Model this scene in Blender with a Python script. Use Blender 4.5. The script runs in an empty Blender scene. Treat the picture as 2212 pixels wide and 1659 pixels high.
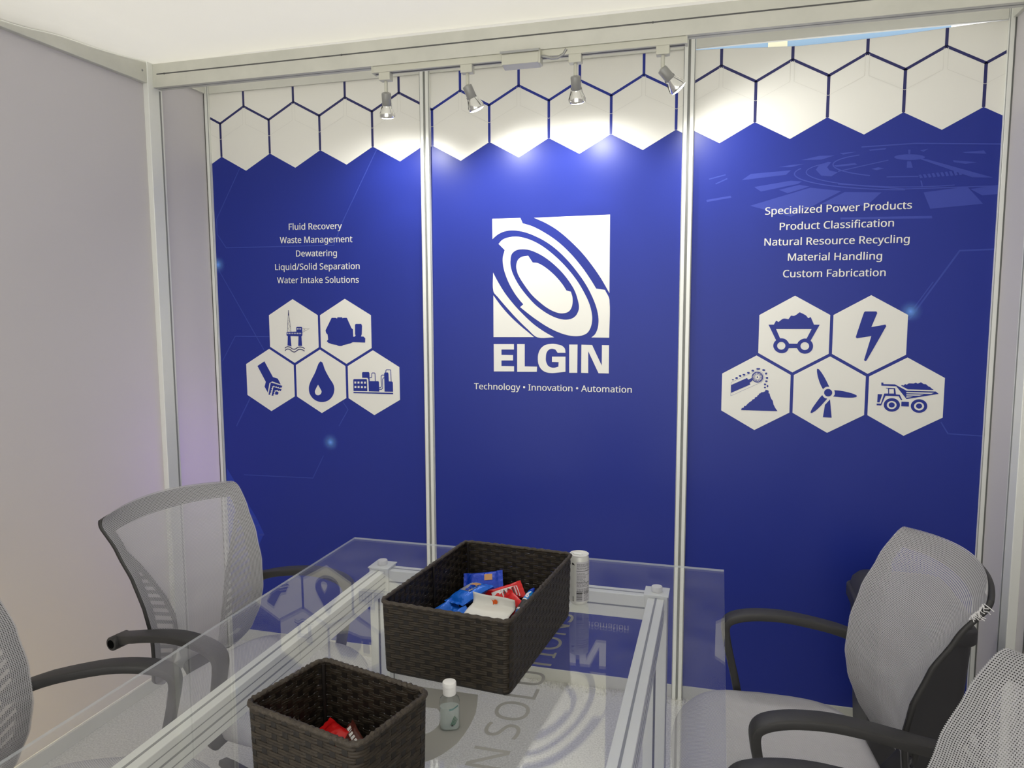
import bpy, bmesh, math, random
from mathutils import Vector, Matrix, noise
random.seed(7)
SC = bpy.context.scene
COL = SC.collection
PI = math.pi

# ------------------------------------------------------------------ camera
def basis(yaw, pitch, roll):
    cy, sy, cp, sp = math.cos(yaw), math.sin(yaw), math.cos(pitch), math.sin(pitch)
    f = Vector((-sy*cp, cy*cp, sp)); r = Vector((cy, sy, 0)); u = r.cross(f)
    cr, sr = math.cos(roll), math.sin(roll)
    return r*cr + u*sr, u*cr - r*sr, f
cam_d = bpy.data.cameras.new('camera'); cam = bpy.data.objects.new('camera', cam_d); COL.objects.link(cam)
r_, u_, f_ = basis(.2727, -.1041, -.0036)
m = Matrix((r_, u_, -f_)).transposed().to_4x4(); m.translation = Vector((2.1243, -2.7890, 1.5009))
cam.matrix_world = m
cam_d.sensor_width = 36; cam_d.lens = 1601.9/2212*36; cam_d.clip_start = .02
SC.camera = cam

# ------------------------------------------------------------------ world, lamps of the hall, exposure
SC.view_settings.view_transform = 'Standard'; SC.view_settings.look = 'None'
SC.view_settings.exposure = 0.0; SC.view_settings.gamma = 1.0; SC.view_settings.use_curve_mapping = False
try: SC.cycles.transparent_max_bounces = 32
except Exception: pass
W = bpy.data.worlds.new('hall'); SC.world = W; W.use_nodes = True
W.node_tree.nodes['Background'].inputs[0].default_value = (1.0, .985, .95, 1)
W.node_tree.nodes['Background'].inputs[1].default_value = 2.1
def area(name, loc, size, power, col, rot=(0, 0, 0), sy=None):
    d = bpy.data.lights.new(name, 'AREA'); d.energy = power; d.color = col; d.size = size
    if sy: d.shape = 'RECTANGLE'; d.size_y = sy
    o = bpy.data.objects.new(name, d); COL.objects.link(o); o.location = loc; o.rotation_euler = rot
    return o
for i, (x, y) in enumerate(((.4, -1.2), (2.8, -1.2), (.4, -3.6), (2.8, -3.6))):
    area('hall_lamp', (x, y, 5.5), 1.6, 21, (1, .985, .93))
area('purple_tint_light', (-.45, -.16, .85), .35, 14.0, (.55, .35, 1), (0, -PI/2, 0))  # added unseen light that gives the left wall its purple tint
area('amber_tint_light', (-.8, -1.25, .15), .7, 34.0, (1, .74, .14), (0, -PI/2, 0))  # added light behind the left wall, tinting its lower part tan

# ------------------------------------------------------------------ materials
def lin(c):
    c = c/255.
    return c/12.92 if c <= .04045 else ((c+.055)/1.055)**2.4
def rgb(r, g, b): return (lin(r), lin(g), lin(b), 1)
def mat(name, col, rough=.5, metal=0, spec=.5, bump=None, var=None, trans=0, ior=1.45, coat=0):
    M = bpy.data.materials.new(name); M.use_nodes = True
    nt = M.node_tree; b = nt.nodes['Principled BSDF']
    b.inputs['Base Color'].default_value = col; b.inputs['Roughness'].default_value = rough
    b.inputs['Metallic'].default_value = metal; b.inputs['Specular IOR Level'].default_value = spec
    b.inputs['Transmission Weight'].default_value = trans; b.inputs['IOR'].default_value = ior
    b.inputs['Coat Weight'].default_value = coat
    if bump or var:
        tc = nt.nodes.new('ShaderNodeTexCoord')
        n = nt.nodes.new('ShaderNodeTexNoise'); nt.links.new(tc.outputs['Object'], n.inputs['Vector'])
        n.inputs['Scale'].default_value = (bump or var)[0]; n.inputs['Detail'].default_value = 4
        if bump:
            bp = nt.nodes.new('ShaderNodeBump'); bp.inputs['Strength'].default_value = bump[1]; bp.inputs['Distance'].default_value = bump[2]
            nt.links.new(n.outputs[0], bp.inputs['Height']); nt.links.new(bp.outputs[0], b.inputs['Normal'])
        if var:
            n2 = nt.nodes.new('ShaderNodeTexNoise'); nt.links.new(tc.outputs['Object'], n2.inputs['Vector']); n2.inputs['Scale'].default_value = var[0]; n2.inputs['Detail'].default_value = 5
            mx = nt.nodes.new('ShaderNodeMix'); mx.data_type = 'RGBA'
            mp = nt.nodes.new('ShaderNodeMapRange'); mp.inputs[1].default_value = .35; mp.inputs[2].default_value = .65
            nt.links.new(n2.outputs[0], mp.inputs[0]); nt.links.new(mp.outputs[0], mx.inputs[0])
            mx.inputs[6].default_value = col; mx.inputs[7].default_value = var[1]
            nt.links.new(mx.outputs[2], b.inputs['Base Color'])
    return M
def add_translucent(M, col, fac):
    nt = M.node_tree; b = nt.nodes['Principled BSDF']; out = nt.nodes['Material Output']
    t = nt.nodes.new('ShaderNodeBsdfTranslucent'); t.inputs[0].default_value = col
    mx = nt.nodes.new('ShaderNodeMixShader'); mx.inputs[0].default_value = fac
    nt.links.new(b.outputs[0], mx.inputs[1]); nt.links.new(t.outputs[0], mx.inputs[2]); nt.links.new(mx.outputs[0], out.inputs[0])
    return M
M_WALL = add_translucent(mat('white_wall_panel', (.62, .60, .60, 1), .45, spec=.3), (.70, .68, .70, 1), .22)
M_ALU = mat('pale_aluminium', (.66, .655, .58, 1), .42, .12, var=(9, (.60, .60, .53, 1)))
M_ALU2 = mat('bright_aluminium', (.83, .84, .79, 1), .42, .12)
M_GROOVE = mat('profile_groove', (.10, .10, .095, 1), .6)
M_GROOVE2 = mat('profile_shade_groove', (.27, .275, .26, 1), .5)
M_HEAD = mat('white_header_board', (.70, .70, .64, 1), .45, spec=.3, var=(4, (.65, .65, .59, 1)))
M_FAB = add_translucent(mat('white_canopy_fabric', (.82, .81, .78, 1), .8, spec=.1), (.86, .85, .81, 1), .5)
M_CARPET = mat('pale_carpet', (.69, .68, .635, 1), .95, spec=.1, bump=(700, .8, .006), var=(170, (.92, .91, .86, 1)))
M_BLUE = mat('blue_print', rgb(35, 50, 142), .36, spec=.36)
M_BLUE2 = mat('mid_blue_print', rgb(44, 66, 172), .36, spec=.36)
M_BLUE3 = mat('pale_blue_print', rgb(60, 74, 166), .36, spec=.36)
M_BLINE = mat('light_blue_line_print', rgb(56, 72, 164), .38, spec=.38)
M_NAVY = mat('navy_print', rgb(46, 48, 100), .38, spec=.38)
M_WHITE = mat('white_print', (.82, .81, .745, 1), .32, spec=.5)
M_GHOST = mat('pale_grey_line_print', (.73, .72, .66, 1), .38, spec=.38)
M_BLACK = mat('black_plastic', (.032, .031, .030, 1), .5, bump=(600, .25, .001))
M_DARKP = mat('charcoal_plastic', (.04, .039, .042, 1), .5)
M_HOLE = mat('black_recess', (.004, .004, .004, 1), .8, spec=0)
M_CREAM = mat('cream_metal', (.60, .595, .50, 1), .4, .1)
M_CHROME = mat('chrome', (.75, .75, .72, 1), .12, 1)
M_GRAYP = mat('grey_plastic', (.32, .32, .30, 1), .35, .2)
M_SEAT = mat('grey_seat_fabric', (.6, .59, .61, 1), .85, spec=.15)
M_TUFT = add_translucent(mat('carpet_fibre', (.82, .81, .76, 1), .95, spec=.1), (.82, .81, .76, 1), .5)
def weave_bump(M, s1, s2, strength):
    nt = M.node_tree; b = nt.nodes['Principled BSDF']
    tc = nt.nodes.new('ShaderNodeTexCoord'); w = nt.nodes.new('ShaderNodeTexWave'); w.inputs['Scale'].default_value = s1; w.bands_direction = 'DIAGONAL'
    nt.links.new(tc.outputs['Object'], w.inputs['Vector'])
    bp = nt.nodes.new('ShaderNodeBump'); bp.inputs['Strength'].default_value = strength; bp.inputs['Distance'].default_value = .002
    nt.links.new(w.outputs[1], bp.inputs['Height']); nt.links.new(bp.outputs[0], b.inputs['Normal'])
    mx = nt.nodes.new('ShaderNodeMix'); mx.data_type = 'RGBA'; mx.inputs[6].default_value = (.43, .42, .44, 1); mx.inputs[7].default_value = (.56, .55, .57, 1)
    nt.links.new(w.outputs[1], mx.inputs[0]); nt.links.new(mx.outputs[2], b.inputs['Base Color'])
weave_bump(M_SEAT, 110, 0, .5)
def mesh_fabric(name, col, pitch, hole):
    M = bpy.data.materials.new(name); M.use_nodes = True; nt = M.node_tree; N = nt.nodes; L = nt.links
    b = N['Principled BSDF']; b.inputs['Base Color'].default_value = col; b.inputs['Roughness'].default_value = .7; b.inputs['Specular IOR Level'].default_value = .2
    uv = N.new('ShaderNodeUVMap'); sp = N.new('ShaderNodeSeparateXYZ'); L.new(uv.outputs[0], sp.inputs[0])
    def mth(op, a, bb=None):
        n = N.new('ShaderNodeMath'); n.operation = op
        for i, v in enumerate((a, bb)):
            if v is None: continue
            if isinstance(v, (int, float)): n.inputs[i].default_value = v
            else: L.new(v, n.inputs[i])
        return n.outputs[0]
    k = 2*PI/pitch
    cx = mth('COSINE', mth('MULTIPLY', sp.outputs[0], k)); cy = mth('COSINE', mth('MULTIPLY', sp.outputs[1], k*1.1547))
    cx2 = mth('COSINE', mth('MULTIPLY', sp.outputs[0], k*.5)); cy2 = mth('COSINE', mth('MULTIPLY', sp.outputs[1], k*.57735))
    # dots in staggered rows
    v = mth('MULTIPLY', cx2, cy2); hole_mask = mth('GREATER_THAN', mth('ABSOLUTE', v), hole)
    tr = N.new('ShaderNodeBsdfTransparent'); tl = N.new('ShaderNodeBsdfTranslucent'); tl.inputs[0].default_value = col
    m1 = N.new('ShaderNodeMixShader'); m1.inputs[0].default_value = .25; L.new(b.outputs[0], m1.inputs[1]); L.new(tl.outputs[0], m1.inputs[2])
    m2 = N.new('ShaderNodeMixShader'); L.new(hole_mask, m2.inputs[0]); L.new(m1.outputs[0], m2.inputs[1]); L.new(tr.outputs[0], m2.inputs[2])
    L.new(m2.outputs[0], N['Material Output'].inputs[0])
    return M
M_MESH = mesh_fabric('light_grey_mesh', (.53, .525, .53, 1), .0044, .65)
def glass(name, tint, ior=1.5, rough=0, film=0):
    M = bpy.data.materials.new(name); M.use_nodes = True; nt = M.node_tree; N = nt.nodes; L = nt.links
    N.remove(N['Principled BSDF'])
    g = N.new('ShaderNodeNewGeometry'); mx = N.new('ShaderNodeMix'); mx.data_type = 'FLOAT'
    L.new(g.outputs['Backfacing'], mx.inputs[0]); mx.inputs[2].default_value = ior; mx.inputs[3].default_value = 1/ior
    fr = N.new('ShaderNodeFresnel'); L.new(mx.outputs[0], fr.inputs[0])
    t = N.new('ShaderNodeBsdfTransparent'); t.inputs[0].default_value = tint
    gl = N.new('ShaderNodeBsdfGlossy'); gl.inputs['Roughness'].default_value = rough
    ms = N.new('ShaderNodeMixShader'); L.new(fr.outputs[0], ms.inputs[0]); L.new(t.outputs[0], ms.inputs[1]); L.new(gl.outputs[0], ms.inputs[2])
    if film:                                            # smudges, plus a pale haze painted in for light reflected by the glass
        df = N.new('ShaderNodeBsdfDiffuse'); df.inputs[0].default_value = (.85, .85, .85, 1)
        tc = N.new('ShaderNodeTexCoord'); nz = N.new('ShaderNodeTexNoise'); nz.inputs['Scale'].default_value = 9; nz.inputs['Detail'].default_value = 6; L.new(tc.outputs['Object'], nz.inputs['Vector'])
        mr = N.new('ShaderNodeMapRange'); mr.inputs[1].default_value = .3; mr.inputs[2].default_value = .75; mr.inputs[3].default_value = film*.5; mr.inputs[4].default_value = film*1.5; L.new(nz.outputs[0], mr.inputs[0])
        m3 = N.new('ShaderNodeMixShader'); L.new(mr.outputs[0], m3.inputs[0]); L.new(ms.outputs[0], m3.inputs[1]); L.new(df.outputs[0], m3.inputs[2]); ms = m3
    L.new(ms.outputs[0], N['Material Output'].inputs[0])
    return M
M_GLASS = glass('table_glass', (.98, .985, .98, 1), film=.03)
def edge_mat(name, col, fac):
    M = mat(name, col, .3); nt = M.node_tree; N = nt.nodes
    tr = N.new('ShaderNodeBsdfTransparent'); mx = N.new('ShaderNodeMixShader'); mx.inputs[0].default_value = fac
    nt.links.new(N['Principled BSDF'].outputs[0], mx.inputs[1]); nt.links.new(tr.outputs[0], mx.inputs[2]); nt.links.new(mx.outputs[0], N['Material Output'].inputs[0])
    return M
M_GEDGE = edge_mat('polished_glass_edge', (.80, .84, .86, 1), .40)
M_CLEAR = glass('clear_plastic', (.93, .95, .95, 1), 1.4, .03)
M_GEL = edge_mat('clear_gel', (.62, .68, .66, 1), .66)
M_DECAL = mat('grey_vinyl', rgb(146, 145, 140), .5, spec=.3)
M_STRAW = mat('dark_brown_strap', rgb(42, 36, 29), .45, spec=.3, bump=(500, .5, .001), var=(60, rgb(54, 47, 38)))
M_STAKE = mat('darker_brown_strap', rgb(25, 20, 16), .5)
M_RIM = mat('wrapped_brown_rim', rgb(50, 43, 35), .55, bump=(420, .7, .002), var=(90, rgb(68, 60, 49)))
M_PBLUE = mat('blue_foil', rgb(24, 104, 214), .22, .15, bump=(70, .5, .006))
M_PBLUE2 = mat('deep_blue_foil', rgb(18, 60, 180), .25, .15, bump=(70, .5, .006))
M_CYAN = mat('sky_blue_print', rgb(20, 140, 225), .3)
M_RED = mat('red_foil', rgb(205, 22, 24), .28, .05, bump=(60, .4, .005))
M_DRED = mat('dark_red_foil', rgb(150, 24, 20), .28, .05, bump=(60, .5, .005))
M_PAPER = mat('white_card', (.80, .79, .74, 1), .7)
M_LABEL = mat('white_label', (.75, .74, .73, 1), .5)
M_LGREY = mat('label_grey', (.55, .54, .56, 1), .5)
M_INK = mat('black_ink', (.03, .03, .03, 1), .5)
M_ORANGE = mat('orange_ink', rgb(222, 92, 22), .5)
M_YELLOW = mat('yellow_ink', rgb(205, 180, 30), .5)
M_TAN = mat('tan_print', rgb(190, 140, 90), .5)
M_LILAC = mat('lilac_foil', rgb(150, 120, 190), .3, .1)
M_SILVER = mat('silver_foil', (.62, .6, .56, 1), .25, .7)
M_BROWN = mat('brown_wrapper', rgb(82, 34, 26), .35)
M_CANW = mat('white_can_paint', (.70, .70, .66, 1), .35, .15)
M_CAP = mat('white_cap', (.80, .79, .76, 1), .45)
M_GREEN = mat('green_ink', rgb(40, 92, 70), .5)
M_TEAL = mat('teal_ink', rgb(96, 130, 128), .5)
M_SKYB = mat('pale_blue_board', rgb(140, 170, 195), .6)
M_CRM = mat('cream_board', rgb(226, 222, 190), .6)
def emit(name, col, s):
    M = bpy.data.materials.new(name); M.use_nodes = True; nt = M.node_tree; b = nt.nodes['Principled BSDF']
    b.inputs['Base Color'].default_value = (.8, .8, .8, 1); b.inputs['Emission Color'].default_value = col; b.inputs['Emission Strength'].default_value = s
    return M
M_BULB = emit('lit_lamp_face', (1, .97, .88, 1), 14)
def glow_mat(name, col, r):
    M = mat(name, col, .38, spec=.38); nt = M.node_tree; N = nt.nodes; L = nt.links
    tc = N.new('ShaderNodeTexCoord'); g = N.new('ShaderNodeTexGradient'); g.gradient_type = 'QUADRATIC_SPHERE'
    mp = N.new('ShaderNodeMapping'); mp.inputs['Scale'].default_value = (1/r, 1/r, 1/r); L.new(tc.outputs['Object'], mp.inputs[0]); L.new(mp.outputs[0], g.inputs[0])
    tr = N.new('ShaderNodeBsdfTransparent'); mx = N.new('ShaderNodeMixShader'); L.new(g.outputs[1], mx.inputs[0]); L.new(tr.outputs[0], mx.inputs[1]); L.new(N['Principled BSDF'].outputs[0], mx.inputs[2])
    L.new(mx.outputs[0], N['Material Output'].inputs[0]); return M
M_SPARK = glow_mat('printed_blue_spark', rgb(110, 160, 245), .042)

# ------------------------------------------------------------------ helpers
def tag(o, label=None, cat=None, group=None, kind=None):
    if label: o['label'] = label
    if cat: o['category'] = cat
    if group: o['group'] = group
    if kind: o['kind'] = kind
    return o
def thing(name, loc, label, cat, rz=0, group=None):
    o = bpy.data.objects.new(name, None); COL.objects.link(o); o.location = loc; o.rotation_euler = (0, 0, rz); o.empty_display_size = .05
    return tag(o, label, cat, group)
def link(name, me, mats, parent=None, loc=(0, 0, 0), rot=(0, 0, 0)):
    o = bpy.data.objects.new(name, me); COL.objects.link(o)
    if me is not None and mats is not None:
        for mm in (mats if isinstance(mats, (list, tuple)) else [mats]): me.materials.append(mm)
    if parent: o.parent = parent
    o.location = loc; o.rotation_euler = rot
    return o
class MB:
    def __init__(s): s.bm = bmesh.new(); s.mi = 0
    def _f(s, vs):
        try:
            f = s.bm.faces.new(vs); f.material_index = s.mi; return f
        except ValueError: return None
    def box(s, x0, x1, y0, y1, z0, z1):
        v = [s.bm.verts.new(p) for p in ((x0,y0,z0),(x1,y0,z0),(x1,y1,z0),(x0,y1,z0),(x0,y0,z1),(x1,y0,z1),(x1,y1,z1),(x0,y1,z1))]
        for q in ((3,2,1,0),(4,5,6,7),(0,1,5,4),(1,2,6,5),(2,3,7,6),(3,0,4,7)): s._f([v[i] for i in q])
        return s
    def loft(s, rings, closed=True, caps=True):
        R = [[s.bm.verts.new(p) for p in r] for r in rings]
        n = len(R[0])
        for a, b in zip(R, R[1:]):
            for i in range(n if closed else n-1):
                j = (i+1) % n; s._f([a[i], a[j], b[j], b[i]])
        if caps and closed:
            s._f(R[0][::-1]); s._f(R[-1])
        return s
    def lathe(s, prof, n=28, c=(0, 0, 0), caps=True):
        return s.loft([[(c[0]+r*math.cos(2*PI*i/n), c[1]+r*math.sin(2*PI*i/n), c[2]+z) for i in range(n)] for r, z in prof], caps=caps)
    def tube(s, pts, rad, n=10, closed=False, prof=None, up=(0, 0, 1)):
        P = [Vector(p) for p in pts]; rings = []
        for i, p in enumerate(P):
            if closed: t = P[(i+1) % len(P)] - P[i-1]
            else: t = P[min(i+1, len(P)-1)] - P[max(i-1, 0)]
            t.normalize(); u = Vector(up)
            if abs(t.dot(u)) > .97: u = Vector((1, 0, 0)) if abs(t.x) < .9 else Vector((0, 1, 0))
            a = t.cross(u).normalized(); b = a.cross(t).normalized()
            rr = rad[i] if isinstance(rad, (list, tuple)) else rad
            if prof: rings.append([tuple(p + a*(x*rr) + b*(y*rr)) for x, y in prof])
            else: rings.append([tuple(p + a*(rr*math.cos(2*PI*k/n)) + b*(rr*math.sin(2*PI*k/n))) for k in range(n)])
        if closed: rings.append(rings[0]); return s.loft(rings, caps=False)
        return s.loft(rings)
    def prism(s, pts, z0, z1):
        return s.loft([[(x, y, z0) for x, y in pts], [(x, y, z1) for x, y in pts]])
    def ribbon(s, pts, w, y):                     # flat stroke in a plane y = const
        n = len(pts); P = [Vector(p) for p in pts]; vs = []
        for i in range(n):
            d0 = (P[i]-P[i-1]).normalized() if i else (P[1]-P[0]).normalized()
            d1 = (P[i+1]-P[i]).normalized() if i < n-1 else d0
            n0 = Vector((-d0.y, d0.x)); n1 = Vector((-d1.y, d1.x)); mv = n0+n1
            if mv.length < .2: mv = n0
            mv.normalize(); k = min(1.6, 1/max(.4, mv.dot(n0)))*w/2
            a, b = P[i]+mv*k, P[i]-mv*k
            vs.append((s.bm.verts.new((a.x, y, a.y)), s.bm.verts.new((b.x, y, b.y))))
        for (a, b), (c, d) in zip(vs, vs[1:]): s._f([a, b, d, c])
        return s
    def build(s, name, mats, parent=None, smooth=False, loc=(0, 0, 0), rot=(0, 0, 0), bevel=0, solid=0, weld=False, sub=0, fix=True):
        if weld: bmesh.ops.remove_doubles(s.bm, verts=s.bm.verts, dist=1e-5)
        if fix: bmesh.ops.recalc_face_normals(s.bm, faces=s.bm.faces)
        me = bpy.data.meshes.new(name); s.bm.to_mesh(me); s.bm.free()
        if smooth:
            for p in me.polygons: p.use_smooth = True
        o = link(name, me, mats, parent, loc, rot)
        if solid: md = o.modifiers.new('solid', 'SOLIDIFY'); md.thickness = solid; md.offset = 0
        if bevel: md = o.modifiers.new('bevel', 'BEVEL'); md.width = bevel; md.segments = 2; md.limit_method = 'ANGLE'; md.angle_limit = math.radians(50)
        if sub: md = o.modifiers.new('sub', 'SUBSURF'); md.levels = sub; md.render_levels = sub
        if smooth and (bevel or not sub):
            try:
                me.set_sharp_from_angle(angle=math.radians(45))
            except Exception: pass
        return o
def curve_mesh(loops):                                 # filled 2D outlines (holes by nesting) -> list of verts, faces in (x, z)
    cu = bpy.data.curves.new('tmp', 'CURVE'); cu.dimensions = '2D'; cu.fill_mode = 'BOTH'
    for lp in loops:
        sp = cu.splines.new('POLY'); sp.points.add(len(lp)-1); sp.use_cyclic_u = True
        for i, p in enumerate(lp): sp.points[i].co = (p[0]*200, p[1]*200, 0, 1)
    o = bpy.data.objects.new('tmp', cu); COL.objects.link(o)
    dg = bpy.context.evaluated_depsgraph_get(); me = bpy.data.meshes.new_from_object(o.evaluated_get(dg))
    V = [(v.co[0]/200, v.co[1]/200) for v in me.vertices]; F = [tuple(p.vertices) for p in me.polygons]
    bpy.data.objects.remove(o); bpy.data.curves.remove(cu); bpy.data.meshes.remove(me)
    return V, F
try: FONT = bpy.data.fonts.load(bpy.utils.system_resource('DATAFILES', path='fonts') + '/NotoSansHebrew-Regular.woff2')
except Exception: FONT = None
def text_mesh(s, bold=0):
    cu = bpy.data.curves.new('tmp', 'FONT'); cu.body = s; cu.size = 1
    if FONT: cu.font = FONT
    cu.size = 1; cu.offset = bold; cu.resolution_u = 3
    o = bpy.data.objects.new('tmp', cu); COL.objects.link(o)
    dg = bpy.context.evaluated_depsgraph_get(); me = bpy.data.meshes.new_from_object(o.evaluated_get(dg))
    V = [tuple(v.co[:2]) for v in me.vertices]; F = [tuple(p.vertices) for p in me.polygons]
    bpy.data.objects.remove(o); bpy.data.curves.remove(cu); bpy.data.meshes.remove(me)
    return V, F
def flat(name, VF, mt, parent, f, loc=(0, 0, 0)):       # place a 2D shape by the mapping f(u, v) -> xyz
    V, F = VF
    me = bpy.data.meshes.new(name); me.from_pydata([f(*p[:2]) if len(p) < 3 else tuple(a+b2 for a, b2 in zip(f(*p[:2]), (0, p[2], 0))) for p in V], [], F); me.update()
    return link(name, me, mt, parent, loc)
def smooth(lp, corner=40, n=5):                           # round the gentle bends of an outline, keep its sharp corners
    P = [Vector(p) for p in lp]; N = len(P); out = []
    def sharp(i):
        a, b = P[i]-P[i-1], P[(i+1) % N]-P[i]
        return a.length < 1e-7 or b.length < 1e-7 or a.angle(b) > math.radians(corner)
    for i in range(N):
        p1, p2 = P[i], P[(i+1) % N]; d = p2-p1
        t1 = d if sharp(i) else (p2-P[i-1])*(d.length/max(1e-9, (p2-p1).length+(p1-P[i-1]).length))
        t2 = d if sharp((i+1) % N) else (P[(i+2) % N]-p1)*(d.length/max(1e-9, d.length+(P[(i+2) % N]-p2).length))
        for q in range(n):
            u = q/n; h1, h2, h3, h4 = 2*u**3-3*u*u+1, u**3-2*u*u+u, -2*u**3+3*u*u, u**3-u*u
            w = p1*h1+t1*h2+p2*h3+t2*h4; out.append((w.x, w.y))
    return out
def mm(lp): return [(a/1e4, b/1e4) for a, b in lp]
_capH = {}
def cap_height(bold):
    if bold not in _capH:
        V, F = text_mesh('H', bold); _capH[bold] = max(v for u, v in V)-min(v for u, v in V)
    return _capH[bold]
def fit_text(s, ax, az, bx, bz, cap, bold=0):       # text on a baseline a->b, fitted to its length and cap height
    V, F = text_mesh(s, bold); u0 = min(u for u, v in V); u1 = max(u for u, v in V); k = cap/cap_height(bold)
    dx, dz = bx-ax, bz-az; Ln = math.hypot(dx, dz); ex, ez = dx/Ln, dz/Ln
    nv = len(V); V = [(u-.009, v, 0) for u, v in V]+[(u+.009, v, -.0002) for u, v in V]; F = F+[tuple(i+nv for i in f) for f in F]
    return [((ax + (u-u0)/(u1-u0)*dx - ez*v*k), (az + (u-u0)/(u1-u0)*dz + ex*v*k), d) for u, v, d in V], F

# ------------------------------------------------------------------ room shell
o = MB().box(-1.2, 4.2, -5.2, .4, -.03, 0).build('floor', M_CARPET); tag(o, kind='structure')
tuft = MB()
for k in range(2600):                                   # loose pile standing along the foot of the back wall
    x = random.uniform(.8, 2.9); y = -.014-random.random()**2*.05; h = random.uniform(.004, .012); a = random.uniform(0, 2*PI)
    dx, dy = .003*math.cos(a), .003*math.sin(a)
    v = [tuft.bm.verts.new(p) for p in ((x-dx, y-dy, 0), (x+dx, y+dy, 0), (x+dy*.8, y-dx*.8-.003, h))]; tuft._f(v)
tag(tuft.build('carpet_pile', M_TUFT), 'fuzzy pale carpet pile along the foot of the back wall', 'carpet', kind='stuff')

def panel_wall(name, boxes):
    b = MB()
    for q in boxes: b.box(*q)
    return tag(b.build(name, M_WALL), kind='structure')
panel_wall('wall_left', [(-.006, .0, -.285, -.02, .05, 2.40), (-.006, .0, -3.36, -.36, .05, 2.36)])
panel_wall('wall_right', [(3.0, 3.006, -.255, -.02, .05, 2.40), (3.0, 3.006, -3.36, -.33, .05, 2.36)])
tag(MB().box(.0, 3.0, .006, .014, 0, 2.33).build('wall_back', M_WALL), kind='structure')

# canopy: fabric laid over the beams, hanging over the left beam
cb = MB(); nx, ny = 90, 80; G = []
for j in range(ny+1):
    y = -.31 - 3.05*(j/ny)**1.6; row = []
    for i in range(nx+1):
        x = .0222 + 2.975*(i/nx)**1.3
        d = max(0, x-.0222)
        drop = .060*min(1, max(0, (-y-.36))/.5)*(1+.35*noise.noise(Vector((y*3.1, 2, 0))))
        z = 2.424 - drop*math.exp(-(d/.10)**1.5)
        z += .012*math.sin((-y-.31)*1.1)*min(1, d/.5) + .016*(1-math.exp(-d/.3))
        z += min(1, (-y-.31)/.25)*(.010*noise.noise(Vector((x*2.2+y*1.2, y*1.5, 1))) + .006*math.exp(-d/.25)*math.sin(y*7+x*18))
        z += .016*math.exp(-((d-.16)/.05)**2)*min(1, (-y-.33)/.3 if y < -.33 else 0) - .010*math.exp(-((d-.07)/.03)**2)*min(1, (-y-.33)/.3 if y < -.33 else 0)
        row.append(cb.bm.verts.new((x, y, z)))
    G.append(row)
for j in range(ny):
    for i in range(nx): cb._f([G[j][i], G[j+1][i], G[j+1][i+1], G[j][i+1]])
tag(cb.build('ceiling', M_FAB, smooth=True, solid=.0008), kind='structure')

cb = MB(); G = []
for j in range(5): G.append([cb.bm.verts.new((-.01+3.02*i/30, -.30+.31*j/4, 2.4465+.003*math.sin(i*1.3)*(j % 4 > 0))) for i in range(31)])
for j in range(4):
    for i in range(30): cb._f([G[j][i], G[j][i+1], G[j+1][i+1], G[j+1][i]])
tag(cb.build('ceiling', M_FAB, smooth=True, solid=.0008), kind='structure')
ntrim = [0]
def trim(b, mats, **k):
    ntrim[0] += 1
    return tag(b.build('trim_%d' % ntrim[0], mats, **k), kind='structure')
def post(x, y, z1=2.442, z0=0., rz=0, grooves='y'):      # eight-sided profile post with slots
    b = MB(); pts = []
    a, c = .020, .0045
    for k in range(4):                                  # slotted faces at 0, 90, 180, 270 degrees
        an = k*PI/2
        loc = [(a, -.0165), (a, -c), (a-.009, -c), (a-.009, c), (a, c), (a, .0165)]
        pts += [(p*math.cos(an)-q*math.sin(an), p*math.sin(an)+q*math.cos(an)) for p, q in loc]
    b.prism(pts, z0, z1)
    o_ = trim(b, M_ALU2, loc=(x, y, 0), rot=(0, 0, rz), bevel=.0012)
    for k in range(4):
        g = MB().box(.0105, .0128, -.0042, .0042, z0+.002, z1-.002); g.build('slot', M_GROOVE2, o_, rot=(0, 0, k*PI/2))
        g = MB().box(.0250, .0262, -.0014, .0014, z0+.002, z1-.002); g.build('seam', M_GROOVE2, o_, rot=(0, 0, k*PI/2+PI/4))
    return o_
for i, x in enumerate((0, 1, 2, 3)): post(x, 0)
# headers and foot rails of the back wall
for k in range(3):
    trim(MB().box(k+.021, k+.979, -.012, .004, 2.398, 2.442), M_HEAD, bevel=.001)
    trim(MB().box(k+.021, k+.979, -.010, .004, 0, .052), M_ALU, bevel=.001)
# side headers and foot rails
for sx in (0, 3):
    s = 1 if sx == 0 else -1
    trim(MB().box(sx-.006, sx+s*.012 if s > 0 else sx+.006, -.285, -.021, 2.398, 2.442) if s > 0 else MB().box(sx-.012, sx+.006, -.285, -.021, 2.398, 2.442), M_HEAD, bevel=.001)
    trim(MB().box(min(sx, sx+s*.012), max(sx, sx+s*.012), -3.36, -.36, 0, .05), M_HEAD, bevel=.001)
    trim(MB().box(min(sx, sx+s*.012), max(sx, sx+s*.012), -.285, -.021, 0, .05), M_HEAD, bevel=.001)
# big posts at the beam
def bigpost(x0, x1, y0, y1, face):
    b = MB().box(x0, x1, y0, y1, 0, 2.425)
    o_ = trim(b, M_ALU2, bevel=.002)
    g = MB(); w = (y1-y0)
    g.box(face-.0006, face+.0006, y1-.018, y1-.010, 0, 2.33)
    g.build('slot', M_GROOVE2, o_)
    return o_
bigpost(-.045, .022, -.362, -.288, .0222)
bigpost(2.975, 3.045, -.335, -.262, 2.9748)
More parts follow.
